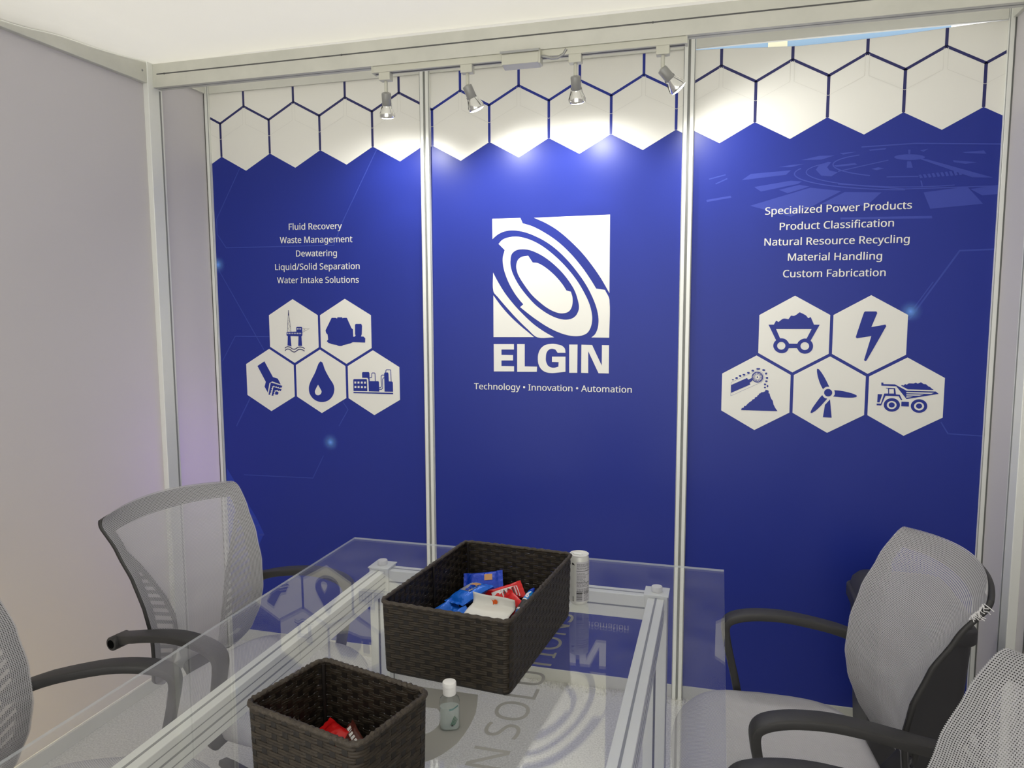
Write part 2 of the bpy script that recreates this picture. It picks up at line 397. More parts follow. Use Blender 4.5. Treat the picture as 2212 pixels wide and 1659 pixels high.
# front beam and left / right side beams
bm_ = MB().box(.022, 2.975, -.335, -.292, 2.335, 2.422); beam = trim(bm_, M_ALU, bevel=.0015)
g = MB().box(.04, 2.96, -.3356, -.3346, 2.381, 2.3855); g.build('slot', M_GROOVE, beam)
g = MB().box(.03, 2.97, -.318, -.3125, 2.3345, 2.3352); g.build('slot', M_GROOVE2, beam)
for k in (.075, .82, 1.9): 
    s_ = MB().lathe([(.0035, -.0008), (.0035, .0008)], 12); s_.build('screw', M_GROOVE, beam, loc=(k, -.3355, 2.383), rot=(PI/2, 0, 0))
for x0, x1 in ((-.02, .02), (2.98, 3.02)):
    bs = trim(MB().box(x0, x1, -3.36, -.362, 2.345, 2.428), M_ALU, bevel=.0015)
    if x0 < 0:
        s_ = MB().lathe([(.004, -.0008), (.004, .0008)], 12); s_.build('screw', M_GROOVE2, bs, loc=(.0205, -.385, 2.385), rot=(0, PI/2, 0))
        s_ = MB().lathe([(.004, -.0008), (.004, .0008)], 12); s_.build('screw', M_GROOVE2, bs, loc=(.0205, -2.2, 2.385), rot=(0, PI/2, 0))
trim(MB().box(2.9975, 3.0, -.40, -.396, .05, 2.345), M_GROOVE)     # joint between two panels of the right wall
post(0, -1.36, 2.345); post(3, -1.36, 2.345); post(0, -2.36, 2.345); post(3, -2.36, 2.345)
# what shows through the gap above the right-hand print: a pale board of the next stand
bd = thing('fascia_board', (0, 0, 0), 'pale blue fascia board seen through the gap above the right printed panel', 'board')
MB().box(2.0, 2.845, .10, .112, 2.36, 2.62).build('blue_face', M_SKYB, bd)
MB().box(2.265, 2.33, .0985, .0999, 2.36, 2.62).build('cream_strip', M_CRM, bd)

# outlines of the printed graphics, x and z on the wall in 0.1 mm
DATA = {"S":{"logo":[[[14346,18358],[17241,18374],[17246,15494],[16928,16036],[16585,16526],[16193,17010],[15700,17499],[15255,17869],[14807,18146]],[[12687,18377],[13811,18372],[13902,18167],[14306,18033],[14808,17763],[15306,17414],[15801,16948],[16245,16418],[16565,15959],[16747,15666],[17077,15615],[17249,15246],[17253,13830],[16581,13835],[16727,13971],[16823,14214],[16844,14552],[16768,14937],[16619,15322],[16396,15755],[16100,16191],[15704,16677],[15257,17118],[14808,17451],[14306,17710],[13901,17853],[13493,17913],[13185,17884],[12927,17784],[12692,17605]],[[12935,17417],[13081,17560],[13287,17642],[13595,17677],[13901,17635],[14306,17493],[14708,17266],[15158,16914],[15606,16477],[16003,15990],[16300,15507],[16499,15082],[16600,14648],[16578,14310],[16457,14043],[16261,13920],[15965,13879],[15617,13925],[15216,14060],[14812,14265],[14406,14525],[14100,14747],[13792,14985],[13921,15093],[13793,15232],[13588,15499],[13383,15837],[13229,16184],[13127,16530],[13103,16874],[13182,17176]],[[13412,16770],[13464,17013],[13644,17156],[13900,17189],[14204,17143],[14608,16964],[15009,16690],[15409,16321],[15707,15956],[15931,15592],[16056,15229],[16097,14939],[16010,14696],[15838,14551],[15565,14502],[15214,14575],[14811,14771],[14406,15066],[14050,15437],[13743,15833],[13513,16253],[13422,16549]],[[13642,16521],[13694,16764],[13848,16898],[14118,16941],[14295,16680],[14507,16651],[14809,16476],[15160,16180],[15460,15838],[15610,15609],[15783,15559],[15849,15327],[15835,15036],[15737,14842],[15564,14755],[15314,14755],[14962,14893],[14609,15139],[14254,15460],[13948,15855],[13719,16226]],[[12710,16325],[12890,15991],[13174,15542],[13535,15094],[13894,14722],[14304,14352],[14711,14067],[15141,13829],[14482,13823],[14099,14128],[13688,14514],[13275,14947],[12913,15356],[12716,15606]],[[12715,15447],[13016,15047],[13378,14648],[13791,14276],[14099,14029],[14344,13832],[12710,13820]]],"elgin":[[[12718,13543],[13540,13551],[13539,13341],[13033,13335],[13032,13128],[13502,13125],[13501,12913],[13030,12906],[13029,12688],[13542,12688],[13542,12486],[12717,12469]],[[13670,13553],[13975,13556],[13973,12690],[14467,12689],[14457,12489],[13667,12473]],[[15585,13242],[15559,13400],[15443,13511],[15217,13568],[15041,13576],[14788,13529],[14610,13388],[14518,13189],[14498,13014],[14523,12790],[14636,12593],[14814,12482],[15043,12451],[15271,12471],[15447,12494],[15587,12512],[15585,13095],[15057,13087],[15057,12884],[15320,12878],[15310,12705],[15169,12663],[15042,12665],[14905,12732],[14824,12895],[14814,13029],[14839,13218],[14925,13343],[15056,13389],[15192,13361],[15278,13238]],[[15728,13559],[16051,13562],[16047,12482],[15733,12475]],[[16200,13559],[16608,13553],[16982,12774],[16984,13552],[17251,13550],[17252,12482],[16862,12484],[16463,13313],[16469,12481],[16196,12485]]],"rig":[[[3518,13951],[3543,13972],[3986,13985],[3984,14152],[4018,14185],[4241,14185],[4269,14160],[4272,13941],[4268,13828],[4235,13792],[4224,13791],[4240,13381],[4054,13379],[4083,13790],[3701,13796],[3728,13354],[3539,13395],[3568,13800],[3536,13801],[3508,13837]],[[3598,13906],[3591,13884],[3575,13874],[3559,13883],[3553,13905],[3561,13928],[3577,13937],[3593,13928]],[[3676,13906],[3668,13884],[3652,13875],[3636,13884],[3631,13906],[3638,13928],[3654,13937],[3670,13928]],[[3753,13907],[3746,13885],[3729,13875],[3714,13884],[3708,13906],[3716,13929],[3732,13938],[3747,13929]],[[3830,13907],[3823,13885],[3807,13876],[3791,13885],[3785,13907],[3793,13929],[3809,13938],[3825,13929]],[[3908,13908],[3900,13886],[3884,13876],[3868,13885],[3863,13907],[3870,13930],[3886,13939],[3902,13930]],[[3985,13908],[3977,13886],[3961,13877],[3945,13886],[3940,13908],[3947,13930],[3963,13939],[3979,13930]],[[4062,13909],[4054,13887],[4038,13877],[4022,13886],[4017,13908],[4024,13930],[4040,13940],[4056,13931]],[[4138,13909],[4131,13887],[4115,13878],[4099,13887],[4094,13909],[4101,13931],[4117,13940],[4133,13931]],[[4215,13910],[4208,13888],[4192,13878],[4176,13887],[4170,13909],[4178,13931],[4194,13941],[4209,13932]],[[4066,14103],[4058,14079],[4040,14069],[4024,14078],[4018,14102],[4026,14126],[4043,14137],[4060,14127]],[[4143,14103],[4135,14079],[4117,14069],[4101,14079],[4095,14103],[4102,14127],[4120,14137],[4136,14127]],[[4218,14103],[4210,14079],[4192,14069],[4176,14079],[4170,14103],[4178,14127],[4195,14137],[4211,14127]]],"rig_s":[[[[3639,14887],[3559,13972]],11],[[[3639,14887],[3736,13973]],11],[[[3603,14462],[3690,14420],[3597,14321],[3705,14207],[3589,14108],[3721,13995]],6],[[[3644,14887],[3643,14661]],16],[[[4279,14111],[4613,14112],[4273,13955]],8],[[[4316,14033],[4390,14104],[4395,14027]],6],[[[3410,13272],[3468,13323],[3550,13345],[3663,13325],[3757,13255],[3853,13232],[3934,13257],[4033,13322],[4146,13342],[4257,13325],[4359,13269]],24],[[[3414,13165],[3465,13223],[3546,13245],[3659,13225],[3753,13148],[3848,13116],[3930,13143],[4029,13215],[4142,13238],[4253,13218],[4355,13162]],24]],"machine":[[[5669,14570],[5856,14570],[5900,14543],[5933,14555],[5934,14590],[6159,14590],[6171,14549],[6217,14570],[6370,14570],[6569,14147],[6638,14089],[6642,13789],[6712,13795],[6752,13848],[6725,13882],[6736,14285],[6772,14320],[7019,14321],[7055,14240],[7033,13896],[6992,13803],[7113,13798],[7187,13724],[7176,13551],[6616,13563],[6500,13510],[6319,13468],[6176,13437],[6111,13401],[6020,13392],[5930,13405],[5866,13440],[5646,13472],[5479,13529],[5409,13593],[5477,13664],[5458,13874],[5394,13932],[5365,14042]]],"cutter":[[[2028,12494],[2383,12700],[2774,12025],[3011,11964],[3144,11714],[2731,11837],[2591,11761],[2490,11345],[2342,11603],[2413,11811]],[[2660,11787],[3223,11655],[3158,11557],[3132,11587],[3076,11555],[3023,11608],[2967,11576],[2922,11636],[2859,11604],[2806,11657],[2708,11600],[2734,11570],[2670,11520],[2710,11485],[2638,11416],[2678,11381],[2613,11324],[2610,11251],[2521,11255]],[[2783,11602],[3176,11509],[3125,11417],[3072,11458],[3023,11427],[2963,11479],[2907,11448],[2839,11452],[2836,11391],[2786,11353],[2826,11306],[2763,11280],[2767,11219],[2671,11217]],[[2878,11417],[3001,11390],[3026,11348],[2982,11268],[2858,11264],[2847,11331]]],"plant":[[[6590,11996],[6619,12028],[7184,12041],[7215,12016],[7222,11533],[6588,11526]],[[6638,11924],[6726,11926],[6724,11842],[6636,11840]],[[6784,11927],[6872,11929],[6869,11845],[6782,11843]],[[6936,11928],[7024,11930],[7021,11846],[6934,11844]],[[7083,11929],[7170,11931],[7168,11847],[7081,11845]],[[6639,11740],[6727,11742],[6725,11658],[6637,11655]],[[6784,11743],[6871,11745],[6869,11660],[6781,11658]],[[6935,11743],[7022,11745],[7020,11661],[6932,11659]],[[7083,11743],[7170,11745],[7168,11661],[7081,11659]],[[6998,12289],[7031,12329],[7306,12335],[7337,12296],[7342,11961],[7729,11965],[7760,11929],[7764,11532],[7291,11530],[7281,12033],[7242,12090],[7001,12089]],[[7999,12288],[8032,12331],[8167,12333],[8194,12292],[8204,11971],[8350,11964],[8382,11923],[8383,11541],[8002,11537]]],"plant_s":[[[[7340,12102],[7408,12104],[7441,12141],[7441,12266],[7470,12300],[7567,12302],[7591,12280],[7593,11962]],26],[[[7762,11694],[7824,11696],[7869,11744],[7864,12171],[7905,12222],[8001,12224]],26],[[[7760,11624],[7868,11627],[7926,11693],[7929,12048],[7953,12098],[8004,12112]],26],[[[8079,12332],[8081,12409],[8113,12446],[8276,12449],[8303,12419],[8307,11968]],26],[[[6586,11463],[8384,11471]],48]],"cart":[[[22907,14337],[23087,14340],[23156,14480],[23241,14433],[23394,14548],[23566,14533],[23646,14657],[23756,14651],[23929,14774],[24130,14668],[24211,14569],[24297,14604],[24410,14342],[24596,14340],[24321,13785],[24378,13709],[24407,13604],[24387,13474],[24313,13379],[24216,13331],[24084,13329],[23971,13387],[23878,13516],[23611,13512],[23548,13393],[23438,13338],[23304,13342],[23178,13412],[23101,13530],[23090,13625],[23123,13721],[23177,13787]],[[23165,14184],[24339,14189],[24186,13854],[24098,13854],[24011,13818],[23925,13746],[23884,13669],[23617,13669],[23570,13749],[23478,13831],[23388,13856],[23310,13856]],[[23494,13594],[23490,13559],[23478,13526],[23457,13497],[23430,13475],[23397,13461],[23362,13456],[23326,13460],[23293,13474],[23264,13495],[23241,13523],[23226,13556],[23221,13591],[23224,13627],[23237,13660],[23258,13688],[23285,13710],[23318,13724],[23353,13729],[23389,13725],[23422,13711],[23451,13690],[23473,13662],[23488,13629]],[[24278,13593],[24275,13557],[24262,13524],[24240,13495],[24212,13473],[24178,13459],[24142,13454],[24105,13458],[24071,13471],[24041,13493],[24017,13521],[24002,13554],[23996,13590],[24000,13626],[24013,13659],[24034,13688],[24063,13710],[24096,13724],[24132,13729],[24169,13725],[24204,13711],[24233,13690],[24257,13662],[24272,13629]]],"conveyor":[[[21691,12156],[22233,12424],[22275,12364],[22400,12428],[22425,12331],[22330,12250],[22355,12190],[21698,11869]],[[22063,11250],[22079,11324],[22148,11344],[22163,11406],[22215,11408],[22282,11489],[22339,11546],[22418,11603],[22445,11652],[22513,11673],[22523,11728],[22597,11754],[22607,11803],[22647,11816],[22662,11871],[22702,11878],[22729,11915],[22809,11930],[22870,11962],[22874,12016],[22972,11995],[22990,11947],[22980,11898],[23021,11881],[23040,11791],[23089,11684],[23136,11625],[23163,11493],[23224,11374],[23307,11256]],[[22784,12466],[22780,12426],[22769,12387],[22750,12351],[22723,12320],[22691,12295],[22654,12277],[22614,12268],[22573,12267],[22532,12274],[22494,12290],[22460,12314],[22432,12343],[22410,12378],[22396,12417],[22391,12458],[22394,12498],[22406,12538],[22425,12573],[22452,12604],[22484,12629],[22521,12646],[22561,12656],[22602,12657],[22643,12649],[22681,12633],[22714,12610],[22743,12580],[22764,12545],[22778,12507]],[[21785,12347],[21776,12329],[21750,12327],[21728,12326],[21714,12345],[21715,12362],[21749,12370],[21779,12361]],[[21923,12411],[21907,12383],[21874,12381],[21837,12383],[21830,12409],[21834,12433],[21872,12451],[21909,12440]],[[22039,12495],[22028,12458],[21998,12458],[21972,12466],[21944,12493],[21964,12521],[21996,12535],[22025,12526]],[[22175,12541],[22163,12515],[22127,12503],[22091,12521],[22072,12539],[22087,12562],[22126,12567],[22164,12563]],[[22319,12613],[22315,12580],[22275,12569],[22241,12589],[22229,12611],[22232,12633],[22273,12643],[22312,12638]],[[22476,12689],[22454,12658],[22419,12659],[22383,12667],[22376,12687],[22381,12708],[22417,12728],[22450,12718]],[[22682,12759],[22652,12735],[22608,12724],[22562,12733],[22531,12756],[22563,12782],[22607,12787],[22661,12782]],[[22854,12720],[22835,12695],[22798,12683],[22755,12699],[22737,12718],[22753,12741],[22795,12757],[22827,12739]],[[22919,12598],[22903,12568],[22879,12557],[22852,12568],[22841,12596],[22851,12625],[22876,12631],[22905,12631]],[[22955,12444],[22950,12419],[22914,12405],[22878,12419],[22870,12442],[22875,12469],[22912,12476],[22942,12473]],[[22947,12322],[22924,12300],[22898,12289],[22864,12290],[22860,12320],[22862,12348],[22896,12355],[22922,12345]],[[22898,12204],[22879,12181],[22853,12171],[22818,12182],[22820,12202],[22817,12230],[22851,12242],[22886,12224]],[[22971,12145],[22961,12114],[22940,12104],[22922,12119],[22909,12144],[22915,12168],[22937,12192],[22962,12181]],[[22891,12095],[22872,12071],[22854,12066],[22829,12072],[22821,12093],[22828,12113],[22852,12129],[22875,12119]]],"conveyor_l":[[[[22622,12459],[22752,12449]],15],[[[22619,12449],[22741,12399]],15],[[[22614,12440],[22714,12355]],15],[[[22606,12433],[22675,12321]],15],[[[22596,12429],[22627,12301]],15],[[[22585,12428],[22576,12297]],15],[[[22575,12431],[22525,12309]],15],[[[22565,12436],[22481,12336]],15],[[[22558,12444],[22447,12375]],15],[[[22554,12454],[22427,12423]],15],[[[22553,12465],[22422,12475]],15],[[[22556,12475],[22434,12525]],15],[[[22561,12484],[22461,12569]],15],[[[22569,12491],[22500,12603]],15],[[[22579,12495],[22548,12623]],15],[[[22590,12496],[22599,12627]],15],[[[22600,12493],[22650,12614]],15],[[[22610,12488],[22694,12587]],15],[[[22617,12480],[22728,12548]],15],[[[22621,12470],[22748,12501]],15],[[[22627,12463],[22623,12443],[22609,12428],[22589,12422],[22569,12427],[22554,12441],[22548,12461],[22552,12481],[22567,12496],[22586,12502],[22607,12497],[22622,12483],[22627,12463]],20]],"conveyor_s":[[[[21689,11758],[21691,12253],[22417,12621],[22501,12671],[22581,12691],[22673,12675],[22754,12622],[22802,12533],[22811,12437],[22779,12346],[22719,12272],[22629,12233],[21689,11758]],6]],"turbine":[[[24563,12779],[24586,12807],[24629,12780],[24715,12673],[24803,12534],[24892,12370],[24988,12174],[24911,12179],[24853,12151],[24785,12085],[24721,12199],[24656,12352],[24603,12517],[24571,12670]],[[25152,12061],[25340,12049],[25576,12005],[25765,11953],[25871,11905],[25893,11871],[25862,11835],[25747,11815],[25584,11810],[25349,11819],[25125,11838],[25170,11897],[25175,11968]],[[24769,11880],[24689,11774],[24565,11577],[24464,11406],[24409,11274],[24413,11229],[24458,11231],[24575,11319],[24724,11479],[24849,11638],[24939,11756],[24867,11773],[24812,11817]],[[25091,11971],[25088,11939],[25078,11909],[25061,11882],[25038,11861],[25010,11845],[24979,11836],[24947,11836],[24916,11842],[24887,11856],[24863,11877],[24843,11902],[24831,11932],[24826,11963],[24829,11995],[24839,12025],[24856,12052],[24879,12074],[24907,12089],[24938,12098],[24969,12098],[25001,12092],[25029,12078],[25054,12057],[25073,12032],[25085,12002]],[[25029,11733],[25107,11086],[24819,11092],[24870,11535]]],"truck":[[[26639,12366],[26705,12365],[26709,12312],[27068,12313],[27441,12103],[28334,12099],[28424,12022],[27450,11815],[27113,12245],[26646,12256]],[[27433,12063],[28280,12058],[28191,12015],[27435,12017]],[[27437,11982],[27967,11986],[27836,11945],[27439,11942]],[[27440,11911],[27642,11911],[27560,11882],[27442,11867]],[[27257,12272],[27282,12295],[27335,12279],[27384,12332],[27427,12310],[27497,12358],[27652,12356],[27707,12390],[27770,12353],[27865,12405],[27950,12346],[28021,12342],[28107,12264],[28148,12254],[28213,12187],[28254,12171],[28255,12148],[27475,12150]],[[26543,11963],[26691,11961],[26614,11674],[26540,11675]],[[26526,11632],[26658,11634],[26748,11986],[26873,11992],[26860,12165],[26792,12171],[26791,12187],[27079,12183],[27115,11967],[27235,11959],[27322,11777],[27280,11776],[27201,11906],[26793,11912],[26671,11570],[26528,11572]],[[26895,12147],[27039,12150],[27051,11995],[26902,11990]],[[27296,11724],[27529,11722],[27534,11560],[27297,11562]],[[27256,11609],[27252,11560],[27238,11513],[27214,11470],[27180,11432],[27139,11402],[27091,11381],[27040,11369],[26987,11367],[26935,11375],[26885,11393],[26841,11421],[26804,11456],[26775,11498],[26757,11544],[26749,11593],[26753,11642],[26767,11689],[26792,11732],[26826,11770],[26867,11800],[26915,11821],[26966,11833],[27019,11835],[27071,11826],[27120,11808],[27164,11780],[27201,11745],[27229,11703],[27248,11658]],[[27151,11601],[27147,11564],[27134,11530],[27111,11500],[27080,11476],[27045,11461],[27005,11455],[26966,11458],[26929,11471],[26896,11492],[26871,11521],[26854,11555],[26847,11591],[26851,11628],[26864,11663],[26887,11693],[26918,11716],[26954,11732],[26993,11738],[27032,11734],[27069,11721],[27102,11700],[27127,11671],[27144,11637]],[[27095,11602],[27092,11574],[27079,11549],[27059,11529],[27033,11516],[27003,11510],[26973,11514],[26946,11525],[26923,11544],[26909,11568],[26903,11595],[26906,11623],[26919,11648],[26939,11668],[26965,11681],[26995,11687],[27025,11683],[27052,11672],[27074,11653],[27089,11629]],[[28099,11597],[28096,11549],[28082,11502],[28057,11459],[28024,11421],[27982,11391],[27935,11369],[27883,11357],[27830,11356],[27778,11364],[27728,11382],[27684,11409],[27646,11445],[27618,11486],[27599,11532],[27591,11581],[27595,11630],[27609,11677],[27633,11720],[27667,11757],[27709,11787],[27757,11809],[27808,11820],[27861,11822],[27913,11813],[27963,11795],[28007,11768],[28044,11733],[28072,11691],[28091,11645]],[[28000,11587],[27997,11550],[27983,11515],[27960,11484],[27929,11460],[27893,11444],[27853,11438],[27813,11442],[27775,11455],[27742,11477],[27716,11506],[27699,11540],[27692,11577],[27695,11614],[27709,11650],[27732,11680],[27763,11704],[27799,11720],[27839,11726],[27879,11722],[27917,11709],[27950,11687],[27976,11658],[27993,11624]],[[27940,11592],[27937,11564],[27925,11539],[27905,11518],[27879,11505],[27850,11499],[27821,11503],[27794,11515],[27772,11534],[27757,11558],[27751,11586],[27754,11614],[27767,11639],[27787,11660],[27812,11673],[27841,11679],[27871,11675],[27898,11663],[27920,11644],[27934,11620]]],"drop":[[[5084,12741],[5175,12693],[5288,12390],[5493,12033],[5657,11787],[5699,11566],[5623,11313],[5432,11112],[5181,11021],[4932,11030],[4687,11146],[4525,11366],[4497,11618],[4587,11873],[4819,12269],[4987,12634]],[[4939,11753],[5044,11577],[5097,11466],[5049,11353],[4929,11299],[4818,11335],[4779,11457],[4839,11588]]],"bolt":[[[26027,14799],[26380,14798],[26411,14745],[26246,14265],[26682,14352],[26709,14298],[26147,13124],[26099,13085],[26063,13133],[26259,13960],[25804,13875],[25767,13918],[25994,14761]]]},"TX":{"left":[["Fluid Recovery",3795,18230,6249,18192,253],["Waste Management",3349,17690,6708,17650,255],["Dewatering",4094,17123,5988,17104,249],["Liquid/Solid Separation",3076,16579,7003,16557,252],["Water Intake Solutions",3148,16027,6952,16004,247]],"right":[["Specialized Power Products",22680,18173,27309,18207,247],["Product Classification",23178,17630,26789,17638,247],["Natural Resource Recycling",22686,17103,27290,17091,249],["Material Handling",23481,16566,26473,16549,248],["Custom Fabrication",23339,15994,26609,15990,249]],"center":[["Technology \u2022 Innovation \u2022 Automation",11894,11744,18120,11773,241]]},"BL":[[[[7873,21255],[6275,18465],[5857,17543],[706,17566],[282,18154],[290,18792],[1540,20859]],18],[[[244,17110],[315,16574],[2018,13774],[2381,13184]],18],[[[267,12668],[969,13767],[2663,13762]],18],[[[1600,11082],[842,9812]],24],[[[6075,11049],[6310,10734],[5860,10013]],18],[[[5090,8703],[4545,7699],[1122,7645]],18]],"BR":[[[[29872,16813],[28807,16788],[27398,14512]],22],[[[28071,15773],[27434,14760]],14],[[[28542,11063],[28775,10671],[29875,10638]],16],[[[20744,19479],[21314,19608]],18],[[[20978,19305],[21374,19472]],18]],"PL":[[[254,7896],[1664,5746],[2019,5039],[1540,4086],[905,3066],[6,2979]]],"PL2":[[[541,5750],[1426,5836],[1672,5703],[974,5564],[531,5531]],[[1105,5227],[1796,5454],[1818,5403],[1151,5165]],[[1776,5011],[2052,5042],[2014,4943],[1762,4923]],[[1072,4526],[1758,4606],[1732,4560],[1070,4482]],[[1068,4438],[1705,4514],[1679,4469],[1066,4394]],[[1064,4351],[1653,4423],[1626,4377],[1062,4307]],[[1060,4263],[1600,4331],[1574,4285],[1058,4219]],[[1056,4175],[1547,4239],[1521,4193],[1053,4131]]],"PR":[[[21857,19391],[22160,19595],[23482,19653],[23323,19508]],[[22285,19141],[23494,19301],[23848,19256],[23715,19178],[22513,18976]],[[23109,19007],[23771,19147],[24097,19075],[23399,18880]],[[22163,18501],[24126,19035],[25117,18878],[24281,18446],[23535,18076]],[[24495,18477],[25224,18840],[26370,18779],[25924,18354]],[[27640,18723],[28914,18855],[29405,18282],[27866,18180]],[[29016,18770],[29803,18867],[29796,18576],[29366,18551]],[[25125,17992],[27927,17949],[27941,17866],[25128,17924]],[[20674,18764],[21503,18875],[21533,18804],[20693,18687]],[[27629,19861],[27615,19838],[27570,19818],[27498,19803],[27403,19794],[27292,19791],[27172,19794],[27052,19804],[26940,19819],[26842,19839],[26767,19863],[26719,19888],[26702,19912],[26717,19936],[26763,19955],[26836,19970],[26932,19980],[27044,19982],[27164,19979],[27284,19969],[27395,19953],[27491,19933],[27565,19910],[27612,19885]],[[27111,20133],[27182,20129],[27179,19983],[27128,19986]],[[27099,19755],[27215,19748],[27280,19539],[27098,19548]],[[24281,19628],[24367,19764],[24656,19871],[24762,19854],[24636,19694],[24720,19578],[24987,19509],[24780,19380],[24460,19423]],[[27385,19847],[27738,19774],[29647,19103],[29044,19143]],[[28455,19718],[29163,19616],[28827,19581],[28482,19653]],[[26027,19566],[26231,19610],[26413,19557],[26184,19514]],[[23796,19974],[24382,20087],[24860,20071],[24440,19955]],[[23068,19776],[23530,19836],[23909,19844],[23479,19754]],[[24846,19738],[25500,19787],[25580,19727],[24927,19690]],[[25015,20145],[25537,20154],[25122,20084]],[[25923,20203],[26460,20226],[26411,20174],[25950,20163]],[[27474,20085],[27622,20114],[27720,20125],[27576,20036]],[[28710,19960],[29336,19977],[29413,19867],[28809,19928]],[[27521,19109],[27582,18889],[27617,18887],[27571,19107]],[[27462,19296],[27532,19304],[27596,19203],[27517,19185]],[[27591,19306],[27661,19314],[27726,19207],[27647,19190]],[[27720,19316],[27790,19323],[27855,19212],[27776,19194]],[[27849,19326],[27918,19333],[27983,19216],[27905,19199]],[[27977,19335],[28046,19343],[28112,19221],[28034,19203]],[[28105,19345],[28174,19352],[28240,19225],[28162,19208]],[[28233,19355],[28301,19362],[28367,19230],[28289,19212]],[[28360,19364],[28429,19372],[28494,19234],[28417,19217]],[[28487,19374],[28555,19381],[28621,19239],[28544,19221]],[[28614,19384],[28682,19391],[28748,19243],[28671,19226]]],"AR":[[[[27081,18830],[26867,18840],[26652,18853],[26438,18868],[26226,18885],[26016,18904],[25810,18925],[25608,18947],[25411,18972],[25220,18998],[25037,19026],[24861,19055],[24693,19085],[24536,19117],[24388,19150],[24251,19184],[24126,19218],[24013,19253],[23912,19289],[23825,19325],[23751,19361],[23691,19397],[23646,19433],[23614,19469],[23598,19504],[23596,19538],[23609,19572],[23636,19604],[23678,19636],[23735,19666],[23805,19695]],14],[[[28545,18919],[28314,18910],[28071,18905],[27819,18904],[27559,18907],[27294,18914],[27025,18925],[26755,18940],[26486,18959],[26220,18982],[25959,19008],[25706,19038],[25463,19071],[25232,19106],[25015,19145],[24814,19185],[24631,19228],[24468,19272],[24326,19318],[24207,19364],[24111,19411],[24040,19458],[23994,19504],[23973,19550],[23979,19594],[24010,19637],[24067,19678],[24149,19716],[24255,19751],[24383,19784],[24534,19813]],12],[[[25985,19348],[25830,19373],[25683,19401],[25544,19430],[25416,19460],[25298,19492],[25191,19524],[25097,19558],[25015,19592],[24947,19627],[24893,19662],[24854,19696],[24829,19731],[24819,19765],[24823,19798],[24843,19830],[24877,19861],[24926,19890],[24989,19918],[25066,19944],[25155,19968],[25258,19990],[25371,20009],[25496,20026],[25631,20041]],14],[[[25002,19118],[27080,18857],[29924,18835]],14],[[[26502,19278],[27464,19247]],14],[[[25686,20299],[27313,20321],[29849,20146]],16],[[[24986,19536],[26529,19824]],12]],"GL":[[5440,9302],[252,16854],[27433,14792]]}

# ------------------------------------------------------------------ printed back wall
def fl(loops, name, mt, parent, y):
    return flat(name, curve_mesh([mm(l) if isinstance(l[0][0], int) else l for l in loops]), mt, parent, lambda u, v: (u, y, v))
def strokes(list_, name, mt, parent, y, px=None):
    for q, (pts, w) in enumerate(list_):
        b = MB(); b.ribbon(mm(pts) if isinstance(pts[0][0], int) else pts, w, y-q*1e-5); b.build(name, mt, parent, fix=False)
def strokes_joined(list_, name, mt, parent, y):
    b = MB()
    for pts, w in list_: b.ribbon(pts, w, y)
    return b.build(name, mt, parent, fix=False)
YP = -.0040                                              # face of the prints
def graphic_panel(k, label, zt, tip0, pitch, top):
    t = thing('printed_panel', (0, 0, 0), label, 'printed panel', group=None)
    x0, x1 = k+.017, k+.983
    sheet = [(x0, .05), (x1, .05)] + top[::-1]
    n = len(sheet); b = MB()
    b.loft([[(x, YP, z) for x, z in sheet], [(x, YP+.003, z) for x, z in sheet]])
    b.build('printed_sheet', M_BLUE, t)
    # white honeycomb border along the top
    xs = [tip0+pitch*i for i in range(-2, 7)]
    def topz(x):
        for (xa, za), (xb, zb) in zip(top, top[1:]):
            if xa <= x <= xb: return za+(zb-za)*(x-xa)/(xb-xa)
        return top[-1][1]
    zig = []
    for i, x in enumerate(xs):
        zig += [(x-pitch/2, zt+.064), (x, zt)]
    def clip(pl):
        out = []
        for (xa, za), (xb, zb) in zip(pl, pl[1:]):
            for xc in (x0, x1):
                if xa < xc < xb and xc == x0: out.append((xc, za+(zb-za)*(xc-xa)/(xb-xa)))
            if x0 <= xb <= x1: out.append((xb, zb))
            elif xa < x1 < xb: out.append((x1, za+(zb-za)*(x1-xa)/(xb-xa)))
        return out
    lo = clip(zig)
    fl([lo + [(x, z-.0005) for x, z in top[::-1]]], 'honeycomb_border', M_WHITE, t, YP-.0006)
    ln = []; gh = []; w = .0098
    for x in xs:
        xn = x+pitch/2
        if x0+w/2 < xn < x1-w/2: ln.append(([(xn, zt+.0635), (xn, zt+.202)], w))
        for xa, xb in ((x-pitch/2, x), (x+pitch/2, x)):
            c = clip([(xa, zt+.2), (xb, zt+.2625)] if xa < xb else [(xb, zt+.2625), (xa, zt+.2)])
            a = (xa, zt+.2) if xa < xb else (xb, zt+.2625)
            if x0 <= a[0] <= x1: c = [a]+c
            if len(c) > 1: ln.append((c, w*.93))
        if x0+w < x < x1-w:
            ln.append(([(x, zt+.262), (x, topz(x)-.001)], w))
            for s in (-1, 1):
                gh.append(([(x+s*.0065, zt+.258), (x+s*.0065, zt+.19)], .0014))
        for s in (-1, 1):
            xe = x+s*pitch/2
            p = [(x+s*.0065, zt+.19), (xe, zt+.135)] if s > 0 else [(xe, zt+.135), (x-.0065, zt+.19)]
            c = clip(p)
            if x0 <= p[0][0] <= x1: c = [p[0]]+c
            if len(c) > 1: gh.append((c, .0014))
    strokes_joined(ln, 'honeycomb_line', M_NAVY if k != 1 else M_BLUE, t, YP-.0010)
    strokes_joined(gh, 'faint_line', M_GHOST, t, YP-.0012)
    return t
SH = DATA['S']
flat_top = lambda k: [(k+.017, 2.399), (k+.983, 2.399)]
PLn = graphic_panel(0, 'left blue printed wall panel listing Fluid Recovery first, five icons', 2.0745, .1848, .2345, flat_top(0))
